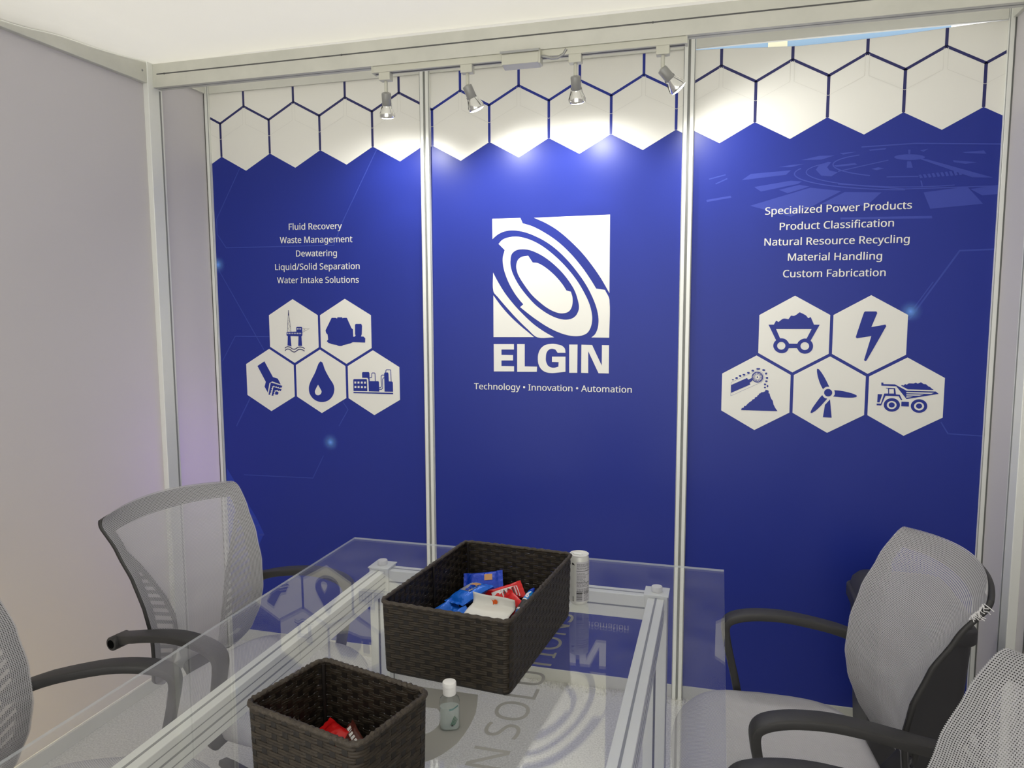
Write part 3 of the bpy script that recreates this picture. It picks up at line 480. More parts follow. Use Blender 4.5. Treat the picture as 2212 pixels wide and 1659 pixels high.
PCn = graphic_panel(1, 'middle blue printed wall panel with the large square ELGIN logo', 2.0627, 1.1430, .2325, flat_top(1))
PRn = graphic_panel(2, 'right blue printed wall panel listing Specialized Power Products first, lightning icon', 2.0705, 2.1076, .2335,
    [(2.017, 2.394), (2.12, 2.390), (2.26, 2.381), (2.36, 2.376), (2.50, 2.377), (2.66, 2.382), (2.80, 2.390), (2.90, 2.395), (2.983, 2.397)])
for key, t in (('left', PLn), ('center', PCn), ('right', PRn)):
    for s, ax, az, bx, bz, cap in DATA['TX'][key]:
        flat('text_line', fit_text(s, ax/1e4, az/1e4, bx/1e4, bz/1e4, cap/1e4), M_WHITE, t, lambda u, v: (u, YP-.0008, v))
lg = None
for grp, nm in (('logo', 'square_emblem'), ('elgin', 'word_mark')):
    V, F = [], []
    sets = [[0], [1], [2, 3], [4], [5], [6]] if grp == 'logo' else [[0], [1], [2], [3], [4]]
    for st in sets:
        v, f = curve_mesh([smooth(mm(SH[grp][i])) for i in st]); n0 = len(V); V += v; F += [tuple(a+n0 for a in q) for q in f]
    flat(nm, (V, F), M_WHITE, PCn, lambda u, v: (u, YP-.0008, v))
# hexagon icon tiles
def hexpts(cx, cz, w):
    h = w*1.1547
    return [(cx, cz+h/2), (cx+w/2, cz+h/4), (cx+w/2, cz-h/4), (cx, cz-h/2), (cx-w/2, cz-h/4), (cx-w/2, cz+h/4)]
P_ = .2440; V_ = P_*.866
def tiles(t, cx, cz, icons):
    spots = [(-.5, .5), (.5, .5), (-1, -.5), (0, -.5), (1, -.5)]
    for (a, b), ic in zip(spots, icons):
        x, z = cx+a*P_, cz+b*V_
        hx = fl([hexpts(x, z, .2335)], 'hexagon_tile', M_WHITE, t, YP-.0008)
        loops = [smooth(mm(l), {'cart': 42, 'drop': 58, 'turbine': 24}.get(ic, 40)) if ic in ('drop', 'turbine', 'bolt', 'cart') else mm(l) for l in SH[ic]]
        if ic == 'conveyor':                             # shapes lie over each other: fill them one by one
            V, F = [], []
            for q, l in enumerate(loops):
                v, f = curve_mesh([l]); n0 = len(V); V += [(a, b2, -q*1e-5) for a, b2 in v]; F += [tuple(e+n0 for e in ff) for ff in f]
            flat(ICON_NAME[ic], (V, F), M_BLUE, hx, lambda u, v: (u, YP-.0014, v))
        else: fl(loops, ICON_NAME[ic], M_BLUE, hx, YP-.0014)
        sk = ICON_SCALE.get(ic)
        for suffix, mt, yy in (('_s', M_BLUE if ic != 'rig' else M_NAVY, YP-.0016), ('_l', M_WHITE, YP-.0018)):
            if ic+suffix in SH:
                strokes([(mm(p), w/sk/650) for p, w in SH[ic+suffix]], 'icon_line', mt, hx, yy)
ICON_NAME = {'rig': 'oil_rig_icon', 'machine': 'centrifuge_icon', 'cutter': 'cutter_icon', 'drop': 'water_drop_icon', 'plant': 'plant_icon',
             'cart': 'mine_cart_icon', 'bolt': 'lightning_icon', 'conveyor': 'conveyor_icon', 'turbine': 'wind_turbine_icon', 'truck': 'dump_truck_icon'}
ICON_SCALE = {'rig': 13.825*.75, 'plant': 18.43*.75, 'conveyor': 13.829}
tiles(PLn, .5075, 1.2947, ['rig', 'machine', 'cutter', 'drop', 'plant'])
tiles(PRn, 2.4978, 1.2947, ['cart', 'bolt', 'conveyor', 'turbine', 'truck'])
# faint background print
sc = 1/(4.6*620)
strokes([(p, w/4.6/560*.55) for p, w in DATA['BL']], 'faint_hexagon_line', M_BLINE, PLn, YP-.0003)
fl(DATA['PL'], 'blue_hexagon_patch', M_BLUE2, PLn, YP-.0003)
for q in DATA['PL2']: fl([q], 'dial_fragment', M_BLUE3, PLn, YP-.0005)
strokes([(p, w/3/680*.5) for p, w in DATA['BR']], 'faint_hexagon_line', M_BLINE, PRn, YP-.0003)
b = MB(); ly = 0
for q in DATA['PR']:
    ly += 1.2e-5; v, f = curve_mesh([mm(q)]); vs = [b.bm.verts.new((x, YP-.00015-ly, z)) for x, z in v]
    for ff in f: b._f([vs[i] for i in ff])
for pts, w in DATA['AR']: ly += 1.2e-5; b.ribbon(mm(pts), w/2.765/700*.5, YP-.00015-ly)
b.build('printed_dial', M_BLUE3, PRn, fix=False)
for (x, z), t in zip(DATA['GL'], (PLn, PLn, PRn)):
    x, z = x/1e4, z/1e4
    d = MB(); n = 24; c = d.bm.verts.new((0, 0, 0)); rg = [d.bm.verts.new((.06*math.cos(2*PI*i/n) if x > .1 else max(-.005, .06*math.cos(2*PI*i/n)), 0, .06*math.sin(2*PI*i/n))) for i in range(n)]
    for i in range(n): d._f([c, rg[i], rg[(i+1) % n]])
    d.build('spark', M_SPARK, t, loc=(x, YP-.0006, z))

# ------------------------------------------------------------------ track lights
tk = thing('light_track', (0, -.314, 2.335), 'long cream light track fixed under the front beam', 'light track')
MB().box(.935, 2.003, -.017, .017, -.022, 0).build('rail', M_CREAM, tk, bevel=.0015)
MB().box(.94, 1.998, -.006, .006, -.0225, -.0215).build('slot', M_GROOVE, tk)
MB().box(.932, .937, -.018, .018, -.023, .001).build('end_cap', M_CREAM, tk)
MB().box(2.001, 2.006, -.018, .018, -.023, .001).build('end_cap', M_CREAM, tk)
jb = thing('power_box', (1.474, -.335, 2.318), 'cream power feed box halfway along the light track', 'power box')
b = MB(); b.loft([[(-.062, y, z) for y, z in ((-.022, -.028), (.02, -.034), (.02, .012), (-.012, .018), (-.022, .004))], [(.062, y, z) for y, z in ((-.022, -.028), (.02, -.034), (.02, .012), (-.012, .018), (-.022, .004))]])
b.build('housing', M_CREAM, jb, bevel=.002)
MB().box(-.066, .066, -.024, -.005, .013, .020).build('flap', M_GRAYP, jb, rot=(.25, 0, 0))
MB().box(.062, .068, -.020, .02, -.03, .014).build('end_plate', M_CREAM, jb)
MB().tube([(.066, 0, -.004), (.08, 0, -.006), (.10, .004, -.012), (.12, .006, -.012), (.14, .006, -.002), (.15, .004, .012)], .005, 8).build('cable', M_GRAYP, jb, smooth=True)
def spot(x, d, label):
    t = thing('track_spotlight', (x, -.314, 2.313), label, 'spotlight', group='spotlights on the light track')
    MB().box(-.021, .021, -.015, .015, -.026, .002).build('adapter', M_CREAM, t, bevel=.002)
    for q in range(4): pass
    MB().lathe([(.0062, -.026), (.0062, -.070)], 14).build('stem', M_CREAM, t, smooth=True)
    D = Vector(d).normalized(); rot = Vector((0, 0, -1)).rotation_difference(D).to_euler()
    P0 = Vector((0, 0, -.070))
    b = MB(); b.lathe([(.004, .008), (.0155, .004), (.0165, 0), (.0165, -.036), (.0150, -.038)], 24)
    b.build('lamp_holder', M_GRAYP, t, smooth=True, loc=P0, rot=rot)
    b = MB(); b.lathe([(.0135, -.036), (.016, -.044), (.0225, -.056), (.0268, -.068), (.0275, -.074), (.0265, -.0765)], 28, caps=False)
    r = b.build('reflector', M_CHROME, t, smooth=True, loc=P0, rot=rot)
    b = MB(); b.lathe([(.0262, -.0755), (.020, -.0800), (.010, -.0825), (.001, -.083)], 28)
    b.build('lamp_face', M_BULB, t, smooth=True, loc=P0, rot=rot)
    for s in (-1, 1):
        b = MB(); b.tube([(s*.0172, 0, -.03), (s*.019, 0, -.045), (s*.0275, 0, -.066), (s*.026, 0, -.078)], .0018, 6)
        b.build('bracket', M_CHROME, t, smooth=True, loc=P0, rot=rot)
    ld = bpy.data.lights.new('spot_beam', 'SPOT'); ld.energy = SPOT_W; ld.color = (.98, .97, .94); ld.spot_size = math.radians(150); ld.spot_blend = .7; ld.shadow_soft_size = .026
    lo = bpy.data.objects.new('spot_beam', ld); COL.objects.link(lo); lo.parent = t
    lo.location = P0 + D*.087; lo.rotation_euler = rot
SPOT_W = 12.0
spot(.978, (-.16, .45, -1), 'first spotlight from the left, at the left end of the light track')
spot(1.279, (.36, .40, -1), 'second spotlight from the left, tilted right, left of the power box')
spot(1.651, (0, .50, -1), 'third spotlight from the left, hanging straight down right of the power box')
spot(1.931, (.80, .35, -.9), 'spotlight tilted hardest to the right, at the right end of the light track')

# ------------------------------------------------------------------ glass table
ZT = .722
tb = thing('glass_table', (1.55, -1.55, 0), 'long glass-topped table on pale aluminium frame in mid booth', 'table')
tx, ty = 1.55, -1.55
GX0, GX1, GY0, GY1 = .945-tx, 2.154-tx, -2.42-ty, -.568-ty
b = MB(); b.box(GX0, GX1, GY0, GY1, ZT-.006, ZT)
for f in b.bm.faces:
    if abs(f.calc_center_median().z-(ZT-.003)) < .001: f.material_index = 1
gt = b.build('glass_top', [M_GLASS, M_GEDGE], tb)
LX = (1.128-tx, 1.972-tx); LY = (-.735-ty, -2.25-ty)
def bar(x0, x1, y0, y1, axis):
    w = .0225; b = MB(); z0, z1 = .622, .692
    if axis == 'y': b.box(x0-w, x0+w, y0, y1, z0, z1)
    else: b.box(x0, x1, y0-w, y0+w, z0, z1)
    o_ = b.build('frame_bar', M_ALU2, tb, bevel=.0015)
    g = MB(); c = .0028
    for zz in ((z0+z1)/2,):
        if axis == 'y':
            for s in (-1, 1):
                g.box(x0+s*w-.0006, x0+s*w+.0006, y0, y1, zz-.0022, zz+.0022)
                for dz in (-.019, .019): g.box(x0+s*w-.0004, x0+s*w+.0004, y0, y1, zz+dz-.0012, zz+dz+.0012)
            g.box(x0-c, x0+c, y0, y1, z1-.0006, z1+.0006)
        else:
            for s in (-1, 1): g.box(x0, x1, y0+s*w-.0006, y0+s*w+.0006, zz-.0022, zz+.0022)
            g.box(x0, x1, y0-c, y0+c, z1-.0006, z1+.0006)
    g.build('slot', M_GROOVE2, o_)
for lx in LX: bar(lx, lx, LY[1]+.031, LY[0]-.031, 'y')
for ly in LY: bar(LX[0]+.031, LX[1]-.031, ly, ly, 'x')
for lx in LX:
    for ly in LY:
        lg = MB().box(lx-.031, lx+.031, ly-.031, ly+.031, 0, .697).build('leg', M_ALU2, tb, bevel=.002)
        g = MB()
        for s in (-1, 1):
            g.box(lx-.003, lx+.003, ly+s*.031-.0006, ly+s*.031+.0006, 0, .69); g.box(lx+s*.031-.0006, lx+s*.031+.0006, ly-.003, ly+.003, 0, .69)
        g.build('slot', M_GROOVE, lg)
        MB().box(lx-.034, lx+.034, ly-.034, ly+.034, .697, .701).build('cap_plate', M_ALU2, tb, bevel=.0008)
        d = MB().lathe([(.0145, .701), (.0155, .702), (.0155, .7135), (.0145, .7157)], 24, c=(lx, ly, 0)).build('glass_pad', M_CAP, tb, smooth=True)
# vinyl lettering and swoosh on the glass
V, F = text_mesh('SOLUTIONS', 0); u0 = min(u for u, v in V); u1 = max(u for u, v in V); k = .565/(u1-u0); kc = .0655/cap_height(0)
flat('vinyl_lettering', (V, F), M_DECAL, tb, lambda u, v: (1.7885-v*kc-tx, -1.004-(u1-u)*k-ty, ZT+.0004))
V, F = text_mesh('N', 0); w_n = max(u for u, v in V)
flat('vinyl_lettering', (V, F), M_DECAL, tb, lambda u, v: (1.7885-v*kc-tx, -1.004-.565-.036-(w_n-u)*k-ty, ZT+.0004))
outer = [(1.44, -1.441), (1.54, -1.439), (1.673, -1.438), (1.683, -1.474), (1.69, -1.505), (1.692, -1.528), (1.693, -1.552), (1.692, -1.58), (1.689, -1.608), (1.682, -1.629), (1.675, -1.646), (1.665, -1.662), (1.643, -1.684), (1.61, -1.705), (1.44, -1.73)]
inner = [(1.47, -1.509), (1.57, -1.509), (1.588, -1.51), (1.612, -1.508), (1.625, -1.522), (1.633, -1.544), (1.636, -1.562), (1.633, -1.578), (1.629, -1.588), (1.623, -1.595), (1.609, -1.602), (1.47, -1.625)]
flat('vinyl_swoosh', curve_mesh([outer, inner]), M_DECAL, tb, lambda u, v: (u-tx, v-ty, ZT+.0004))

# ------------------------------------------------------------------ woven baskets
def basket(label, c, rz, w, l, h, flare, seams):
    t = thing('woven_basket', c, label, 'basket', rz)
    rad = .018
    def perim(k):                                       # rounded rectangle at height fraction k
        a, bb = w/2*(1+flare*k), l/2*(1+flare*k); pts = []
        for (sx, sy, a0) in ((1, 1, 0), (-1, 1, 90), (-1, -1, 180), (1, -1, 270)):
            for q in range(5):
                an = math.radians(a0+90*q/4); pts.append((sx*(a-rad)+rad*math.cos(an), sy*(bb-rad)+rad*math.sin(an)))
        return pts
    def walker(k):
        P = perim(k); P = P+[P[0]]; cum = [0]
        for p, q in zip(P, P[1:]): cum.append(cum[-1]+math.hypot(q[0]-p[0], q[1]-p[1]))
        T = cum[-1]
        def at(u):
            d = (u % 1)*T; i = 0
            while i < len(cum)-2 and cum[i+1] < d: i += 1
            f = (d-cum[i])/max(1e-9, cum[i+1]-cum[i]); p, q = P[i], P[i+1]
            dx, dy = q[0]-p[0], q[1]-p[1]; Ln = math.hypot(dx, dy)
            return p[0]+dx*f, p[1]+dy*f, dy/Ln, -dx/Ln
        return at, T
    rows = int(round((h-.012)/.0101)); rp = (h-.012)/rows
    _, T = walker(.5); ns = int(round(T/.0237/2))*2
    b = MB(); amp = .0009; sub = 10
    for r in range(rows):
        at, _ = walker((r+.5)/rows); rings = []
        for i in range(ns*sub):
            x, y, nx_, ny_ = at(i/(ns*sub))
            k = int(round(i/sub)); f = abs(i/sub-k)
            o_ = amp if (k+r) % 2 else (-amp if f < .22 else (amp if f > .36 else -amp+2*amp*(f-.22)/.14))
            jit = .0005*noise.noise(Vector((i*.05, r*3.3, 0)))
            hh = rp*.497*(.99+.045*noise.noise(Vector((i*.06, r*1.7, 5))))
            z = .006+(r+.5)*rp+jit
            rings.append([(x+nx_*(o_+q), y+ny_*(o_+q), z+s*hh) for s, q in ((-1, -.0003), (-.6, .0003), (-.1, .0002), (0, -.0003), (.1, .0002), (.6, .0003), (1, -.0003))])
        rings.append(rings[0]); b.loft(rings, closed=False, caps=False)
    b.build('woven_wall', M_STRAW, t, smooth=True, solid=.0008, fix=False)
    b = MB(); A0, _ = walker(0); A1, _ = walker(1)
    for i in range(ns):
        u = i/ns; x0, y0, nx_, ny_ = A0(u); x1, y1, _, _ = A1(u); tx_, ty_ = -ny_, nx_
        hw = .0056
        b.loft([[(x0-tx_*hw, y0-ty_*hw, .004), (x0+tx_*hw, y0+ty_*hw, .004)], [(x1-tx_*hw, y1-ty_*hw, h-.004), (x1+tx_*hw, y1+ty_*hw, h-.004)]], closed=False, caps=False)
    b.build('stake', M_STAKE, t, solid=.0009, fix=False)
    b = MB(); rp_ = []
    for i in range(220):
        x, y, nx_, ny_ = A1(i/220); rp_.append((x, y, h-.004+.0009*math.sin(i*1.9)+.0008*noise.noise(Vector((i*.4, 0, 2)))))
    b.tube(rp_, [.0047+.0005*math.sin(i*2.3)+.0006*noise.noise(Vector((i*.9, 1, 0))) for i in range(220)], 8, closed=True)
    b.build('rim', M_RIM, t, smooth=True)
    P0 = [(x*.985, y*.985) for x, y in perim(0)]
    MB().prism(P0, .0005, .005).build('base', M_STAKE, t)
    for sx in (-1, 1):
        for sy in (-1, 1):
            b = MB(); b.tube([(sx*(w/2-.011), sy*(l/2-.011), .004), (sx*(w/2*(1+flare)-.011), sy*(l/2*(1+flare)-.011), h-.006)], .0035, 8); b.build('corner_rod', M_STAKE, t, smooth=True)
    for s in seams: MB().tube([(-w/2+.005, s, .004), (-w/2*(1+flare)+.005, s, h-.006)], .0032, 8).build('side_rod', M_STAKE, t, smooth=True)
    return t
BC, BR_ = (1.6135, -1.2065, ZT+.0008), math.radians(-5.6)
big = basket('larger dark brown woven basket holding blue snack packs and white card', BC, BR_, .288, .425, .162, .02, [.02])
SCn, SR = (1.553, -1.781, ZT+.0008), math.radians(-14.5)
small = basket('smaller dark brown woven basket at the front holding red sweets', SCn, SR, .226, .166, .162, .03, [])

# ------------------------------------------------------------------ snacks
def pillow(name, l, w, h, mt, parent, crimp=.012, seed=1, loc=(0, 0, 0), rot=(0, 0, 0)):
    b = MB(); nx_, ny_ = 22, 12; top, bot = [], []
    for side in (1, -1):
        G_ = []
        for i in range(nx_+1):
            u = -1+2*i/nx_; row = []
            for j in range(ny_+1):
                v = -1+2*j/ny_
                e = max(0, (abs(u)*l/2-(l/2-crimp))/crimp) if abs(u)*l/2 > l/2-crimp else 0
                core = max(0, 1-(abs(u)*l/2/(l/2-crimp))**4) if abs(u)*l/2 < l/2-crimp else 0
                z = side*(h/2*(core**.5)*max(0, 1-abs(v)**3)**.5 + .0004)
                z += (.0018*noise.noise(Vector((u*6, v*5, seed+side)))*core)
                if e > 0: z += .0012*math.sin(v*26)*e
                row.append(b.bm.verts.new((u*l/2, v*w/2*(1-.06*core), z)))
            G_.append(row)
        for i in range(nx_):
            for j in range(ny_):
                q = [G_[i][j], G_[i+1][j], G_[i+1][j+1], G_[i][j+1]]; b._f(q if side > 0 else q[::-1])
    return b.build(name, mt, parent, smooth=True, weld=True, loc=loc, rot=rot)
def place(base, rz, x, y, z):                          # point in a basket's frame -> world
    c, s = math.cos(rz), math.sin(rz)
    return (base[0]+c*x-s*y, base[1]+s*x+c*y, base[2]+z)
def snack(name, label, base, rz, pos, rot, l, w, h, mt, extras=(), seed=1, group=None, cat='snack pack'):
    t = thing(name, place(base, rz, *pos), label, cat, group=group); t.rotation_euler = (rot[0], rot[1], rot[2]+rz)
    pillow('wrapper', l, w, h, mt, t, seed=seed)
    for nm, mt2, loops, z in extras:
        flat(nm, curve_mesh(loops), mt2, t, lambda u, v: (u, v, h/2*max(0, 1-(abs(u)/(l/2-.012))**4)**.5*max(0, 1-abs(v/(w/2))**3)**.5+.0012+z))
    return t
def rect(x0, x1, y0, y1, n=1):
    a = [(x0+(x1-x0)*i/6, y0) for i in range(7)]; return a+[(x, y1) for x, y in a[::-1]]
def squig(x0, y0, n, s):                               # small printed letter-like marks
    return [[(x0+i*s*1.25, y0), (x0+i*s*1.25+s, y0), (x0+i*s*1.25+s*.9, y0+s*1.3), (x0+i*s*1.25+.1*s, y0+s*1.25)] for i in range(n)]
b_ = (BC, BR_)

snack('snack_pack', 'blue foil snack pack on top of the pile, left of the white card', *b_, (-.064, .056, .086), (-.10, -.16, 1.20), .108, .066, .026, M_PBLUE, [('silver_print', M_SILVER, [rect(-.012, .030, -.016, .016)], .0004), ('tan_print', M_TAN, [rect(.016, .034, -.012, .008)], .0008), ('dark_print', M_PBLUE2, squig(-.010, -.008, 3, .008), .0008)], 1)
snack('snack_pack', 'deep blue snack pack with purple print behind the topmost blue one', *b_, (-.066, .145, .084), (.60, -.10, .35), .10, .058, .018, M_PBLUE2, [('tan_print', M_TAN, [rect(.004, .024, -.004, .014)], .0004)], 2)
snack('snack_pack', 'blue snack pack at far left, leaning on the left wall of larger basket', *b_, (-.100, -.012, .054), (.95, -.22, 1.10), .09, .050, .016, M_PBLUE, [('white_print', M_LABEL, squig(-.028, -.018, 4, .008), .0004)], 3)
snack('snack_pack', 'blue snack pack with white letters between the far left pack and the card', *b_, (-.062, -.006, .050), (.75, .10, .25), .068, .05, .016, M_PBLUE, [('white_print', M_LABEL, squig(-.012, -.016, 3, .008), .0004)], 4)
snack('snack_pack', 'blue snack pack wedged directly against the left edge of the white card', *b_, (-.060, -.040, .056), (.75, -.30, .55), .075, .05, .014, M_PBLUE, [('white_print', M_LABEL, squig(-.026, -.016, 5, .0075), .0004)], 5)
snack('snack_pack', 'blue snack pack lying deepest in the larger basket', *b_, (-.055, .0, .026), (.05, .05, .3), .11, .07, .024, M_PBLUE2, [], 6)
snack('snack_pack', 'red snack pack with white barcode label behind the white card', *b_, (.008, .108, .076), (.70, -.20, .62), .095, .044, .014, M_RED, [('barcode_label', M_LABEL, [rect(-.032, .034, -.018, .010)], .0004)]+[('barcode', M_INK if i % 2 else M_LGREY, [rect(-.008+i*.0055, -.008+i*.0055+.003, -.015, .007)], .0008) for i in range(7)], 7)
snack('snack_pack', 'red sweet packet with dark and gold print beside the blue tube', *b_, (.046, .060, .070), (.95, .25, -.60), .075, .05, .012, M_RED, [('dark_print', M_BROWN, [rect(-.016, .020, -.020, .006)], .0004), ('gold_print', M_YELLOW, squig(-.012, -.012, 4, .006), .0008)], 8)
snack('snack_pack', 'dark red snack pack lying flat under the white card', *b_, (.065, .02, .022), (.05, .0, .2), .11, .07, .02, M_DRED, [], 9)
snack('snack_pack', 'lilac and white snack pack peeping out between topmost blue pack and card', *b_, (-.028, .020, .054), (.5, -.1, .35), .075, .045, .012, M_LILAC, [('white_stripe', M_LABEL, [rect(-.028, .028, -.004, .001)], .0004), ('white_stripe', M_LABEL, [rect(-.028, .028, .006, .009)], .0004)], 10)
# white folded card with orange pepper mark
cd = thing('folded_card', place(BC, BR_, .015, .022, .079), 'white folded paper card with small orange pepper mark in larger basket', 'card')
cd.rotation_euler = (0, 0, BR_-.02)
b = MB(); prof = [(-.085, -.026), (-.070, -.014), (-.055, -.0075), (-.040, -.004), (-.025, -.0022), (-.010, -.001), (-.003, .0005), (.0005, .005), (.0005, .012), (-.001, .019), (-.003, .026)]
b.loft([[(x, y+.0015*math.sin(x*40), z-.0035*(x/.053)*(1 if z > .004 else .3)+.0012*math.sin(x*60+y*50)) for x in [-.053+.106*i/16 for i in range(17)]] for y, z in prof], closed=False, caps=False)
b.build('paper', M_PAPER, cd, solid=.0006, fix=False, smooth=True)
pep = [(-.012, .009), (-.006, .004), (-.001, .003), (.004, .008), (.010, .007), (.014, .002), (.014, -.005), (.010, -.010), (.004, -.010), (.001, -.009), (.000, -.013), (-.003, -.013), (-.003, -.007), (-.004, -.001)]
flat('pepper_mark', curve_mesh([pep]), M_ORANGE, cd, lambda u, v: (u*.68, -.0022-(v*.0006), .0125+v*.62))
# blue tube packet leaning on the right wall
tp = thing('snack_tube', place(BC, BR_, .076, .064, .078), 'slim sky blue tube packet with black band at right of larger basket', 'snack tube')
tp.rotation_euler = (.42, .10, BR_-.10)
pts = [(0, -.046+.088*i/12, .006*math.sin(i/12*PI)*.3) for i in range(13)]
MB().tube(pts, [.0035, .0075, .0088]+[.0094]*7+[.0088, .0075, .0035], 14).build('wrapper', M_CYAN, tp, smooth=True)
MB().tube([(0, -.024, .0012), (0, -.010, .0015), (0, .004, .0018)], .0097, 14).build('black_band', M_INK, tp, smooth=True)
for yy in (-.026, .004): MB().tube([(0, yy-.002, .0014), (0, yy+.003, .0016)], .0099, 14).build('white_stripe', M_LABEL, tp, smooth=True)
MB().tube([(0, .035, .001), (0, .042, .0005), (0, .051, 0)], [.0088, .0068, .003], 10).build('twisted_end', M_PBLUE2, tp, smooth=True)
flat('white_print', curve_mesh([[(-.004, .016), (.003, .014), (.005, .020), (.001, .026), (.005, .034), (.002, .035), (-.004, .026)], [(-.001, .018), (.002, .019), (.0, .023)]]), M_LABEL, tp, lambda u, v: (u, v-.004, .0112))
# sweets in the smaller basket
s_ = (SCn, SR)
snack('sweet', 'red wrapped sweet with yellow print at left of smaller basket', *s_, (-0.056, .046, 0.053), (.45, .1, -.15), .07, .040, .016, M_RED, [('yellow_print', M_YELLOW, squig(-.006, -.014, 3, .008), .0004), ('brown_print', M_BROWN, [rect(.020, .030, -.012, .002)], .0004)], 11, cat='sweet')
snack('sweet', 'brown sweet with white lettering leaning in the smaller basket', *s_, (-0.018, .050, 0.053), (.85, .30, -.40), .060, .036, .012, M_BROWN, [('white_print', M_LABEL, squig(-.026, .002, 6, .0062), .0004), ('white_patch', M_LABEL, [rect(.012, .026, -.014, -.002)], .0004)], 12, cat='sweet')
snack('sweet', 'plain red sweet in front of the brown lettered one in smaller basket', *s_, (-0.024, .022, 0.041), (.35, 0, -.1), .07, .036, .014, M_RED, [], 13, cat='sweet')
snack('sweet', 'silver wrapped sweet beneath the red and yellow one', *s_, (-0.058, .018, 0.039), (.3, 0, -.2), .06, .03, .012, M_SILVER, [], 14, cat='sweet')
snack('sweet', 'brown and white striped sweet at right of smaller basket', *s_, (0.028, .052, 0.043), (.4, .1, .5), .06, .032, .014, M_BROWN, [('white_stripe', M_LABEL, [rect(-.018, .02, -.004, .0)], .0004), ('white_print', M_LABEL, squig(-.014, .004, 3, .006), .0004)], 15, cat='sweet')
snack('sweet', 'dark red sweet standing on edge at right of smaller basket', *s_, (0.006, .040, 0.045), (1.45, .05, 1.1), .05, .04, .008, M_DRED, [], 16, cat='sweet')
snack('sweet', 'red sweet lying under the others on the left of smaller basket', *s_, (-0.040, .025, 0.022), (.0, 0, .2), .075, .045, .016, M_DRED, [], 17, cat='sweet')
snack('sweet', 'brown sweet lying under the others on the right of smaller basket', *s_, (0.038, .025, 0.022), (.0, 0, 1.2), .07, .045, .016, M_BROWN, [], 18, cat='sweet')

# ------------------------------------------------------------------ drink can
cn = thing('drink_can', (1.7835, -.921, ZT+.0003), 'slim white drink can standing behind the larger basket', 'can', rz=math.radians(-78))
R_ = .0262; H_ = .1335
MB().lathe([(.019, 0), (.0205, .0005), (.0235, .004), (R_, .010), (R_, H_-.013), (.0245, H_-.006), (.0238, H_-.003)], 40, caps=True).build('body', M_CANW, cn, smooth=True)
b = MB(); b.lathe([(.0238, H_-.004), (.0252, H_-.002), (.0252, H_), (.0238, H_+.0004), (.0228, H_-.001), (.0222, H_-.0045), (.001, H_-.0040)], 40); b.build('lid', M_CAP, cn, smooth=True)
op = [(math.cos(a)*.0075, math.sin(a)*.0085) for a in [2*PI*i/20 for i in range(20)]]
flat('mouth_opening', curve_mesh([op]), M_HOLE, cn, lambda u, v: (u+.0115*math.cos(math.radians(62)), v+.0115*math.sin(math.radians(62)), H_-.0034))
MB().prism([(-.006+.0*i, 0) for i in range(0)] or [(-.0045, -.017), (.0045, -.017), (.006, -.010), (.005, .004), (.0025, .008), (-.0025, .008), (-.005, .004), (-.006, -.010)], H_-.0025, H_-.0012).build('pull_tab', M_ALU2, cn, rot=(0, 0, math.radians(-28)), bevel=.0003)
def wrap(VF, mt, name, a0, z0, off=.0003):               # print around the can: u is arc length to the right as seen from outside
    flat(name, VF, mt, cn, lambda u, v: ((R_+off)*math.cos(a0+u/R_), (R_+off)*math.sin(a0+u/R_), z0+v))
def grid_rect(u0, u1, v0, v1, n=12):
    V = []; F = []
    for i in range(n+1): V += [(u0+(u1-u0)*i/n, v0), (u0+(u1-u0)*i/n, v1)]
    for i in range(n): F.append((2*i, 2*i+2, 2*i+3, 2*i+1))
    return V, F
def scale_text(s, size, x, y, bold=0):
    V, F = text_mesh(s, bold); return [(x+u*size, y+v*size) for u, v in V], F
A0 = math.radians(-18)                                   # left edge of the label
wrap(grid_rect(0, .042, .012, .118), M_LGREY, 'fact_panel', A0, 0)
wrap(scale_text('Nutrition Facts', .0080, .002, .0985), M_INK, 'fact_heading', A0, 0, .0006)
wrap(scale_text('Calories', .0070, .002, .0855), M_INK, 'fact_heading', A0, 0, .0006)
for z, w, h in ((.094, .040, .0013), (.0835, .040, .0006), (.0625, .040, .0014), (.052, .040, .0006)): wrap(grid_rect(.001, w, z-h/2, z+h/2), M_INK, 'fact_rule', A0, 0, .0006)
V, F = [], []
for i in range(16):
    if i in (3, 8, 11): wrap((V, F), M_INK, 'small_print', A0, 0, .0006); V, F = [], []
    z = .112-(i % 3)*.0028 if i < 3 else (.080-(i-3)*.0036 if i < 8 else (.059-(i-8)*.0034 if i < 11 else .046-(i-11)*.003))
    x = .002; 
    while x < (.037 if i < 3 or i > 7 else .024):
        w = random.uniform(.002, .006); v, f = grid_rect(x, x+w, z-.0005, z+.0005, 2); n0 = len(V); V += v; F += [tuple(q+n0 for q in ff) for ff in f]; x += w+.0012
wrap((V, F), M_INK, 'small_print', A0, 0, .0006)
V, F = [], []
z = .014
while z < .040:
    h = random.choice((.0006, .001, .0016)); v, f = grid_rect(.001, .016, z, z+h, 4); n0 = len(V); V += v; F += [tuple(q+n0 for q in ff) for ff in f]; z += h+random.choice((.0007, .0012))
wrap((V, F), M_INK, 'barcode', A0, 0, .0006)
V, F = [], []
for i in range(9):
    v, f = grid_rect(.020, .020+random.uniform(.010, .020), .014+i*.003, .0147+i*.003, 4); n0 = len(V); V += v; F += [tuple(q+n0 for q in ff) for ff in f]
wrap((V, F), M_INK, 'small_print', A0, 0, .0006)
wrap(curve_mesh([[(-.012, .115), (-.006, .113), (-.004, .108), (-.008, .110), (-.010, .108), (-.013, .111)]]), M_INK, 'printed_mark', A0, 0, .0006)
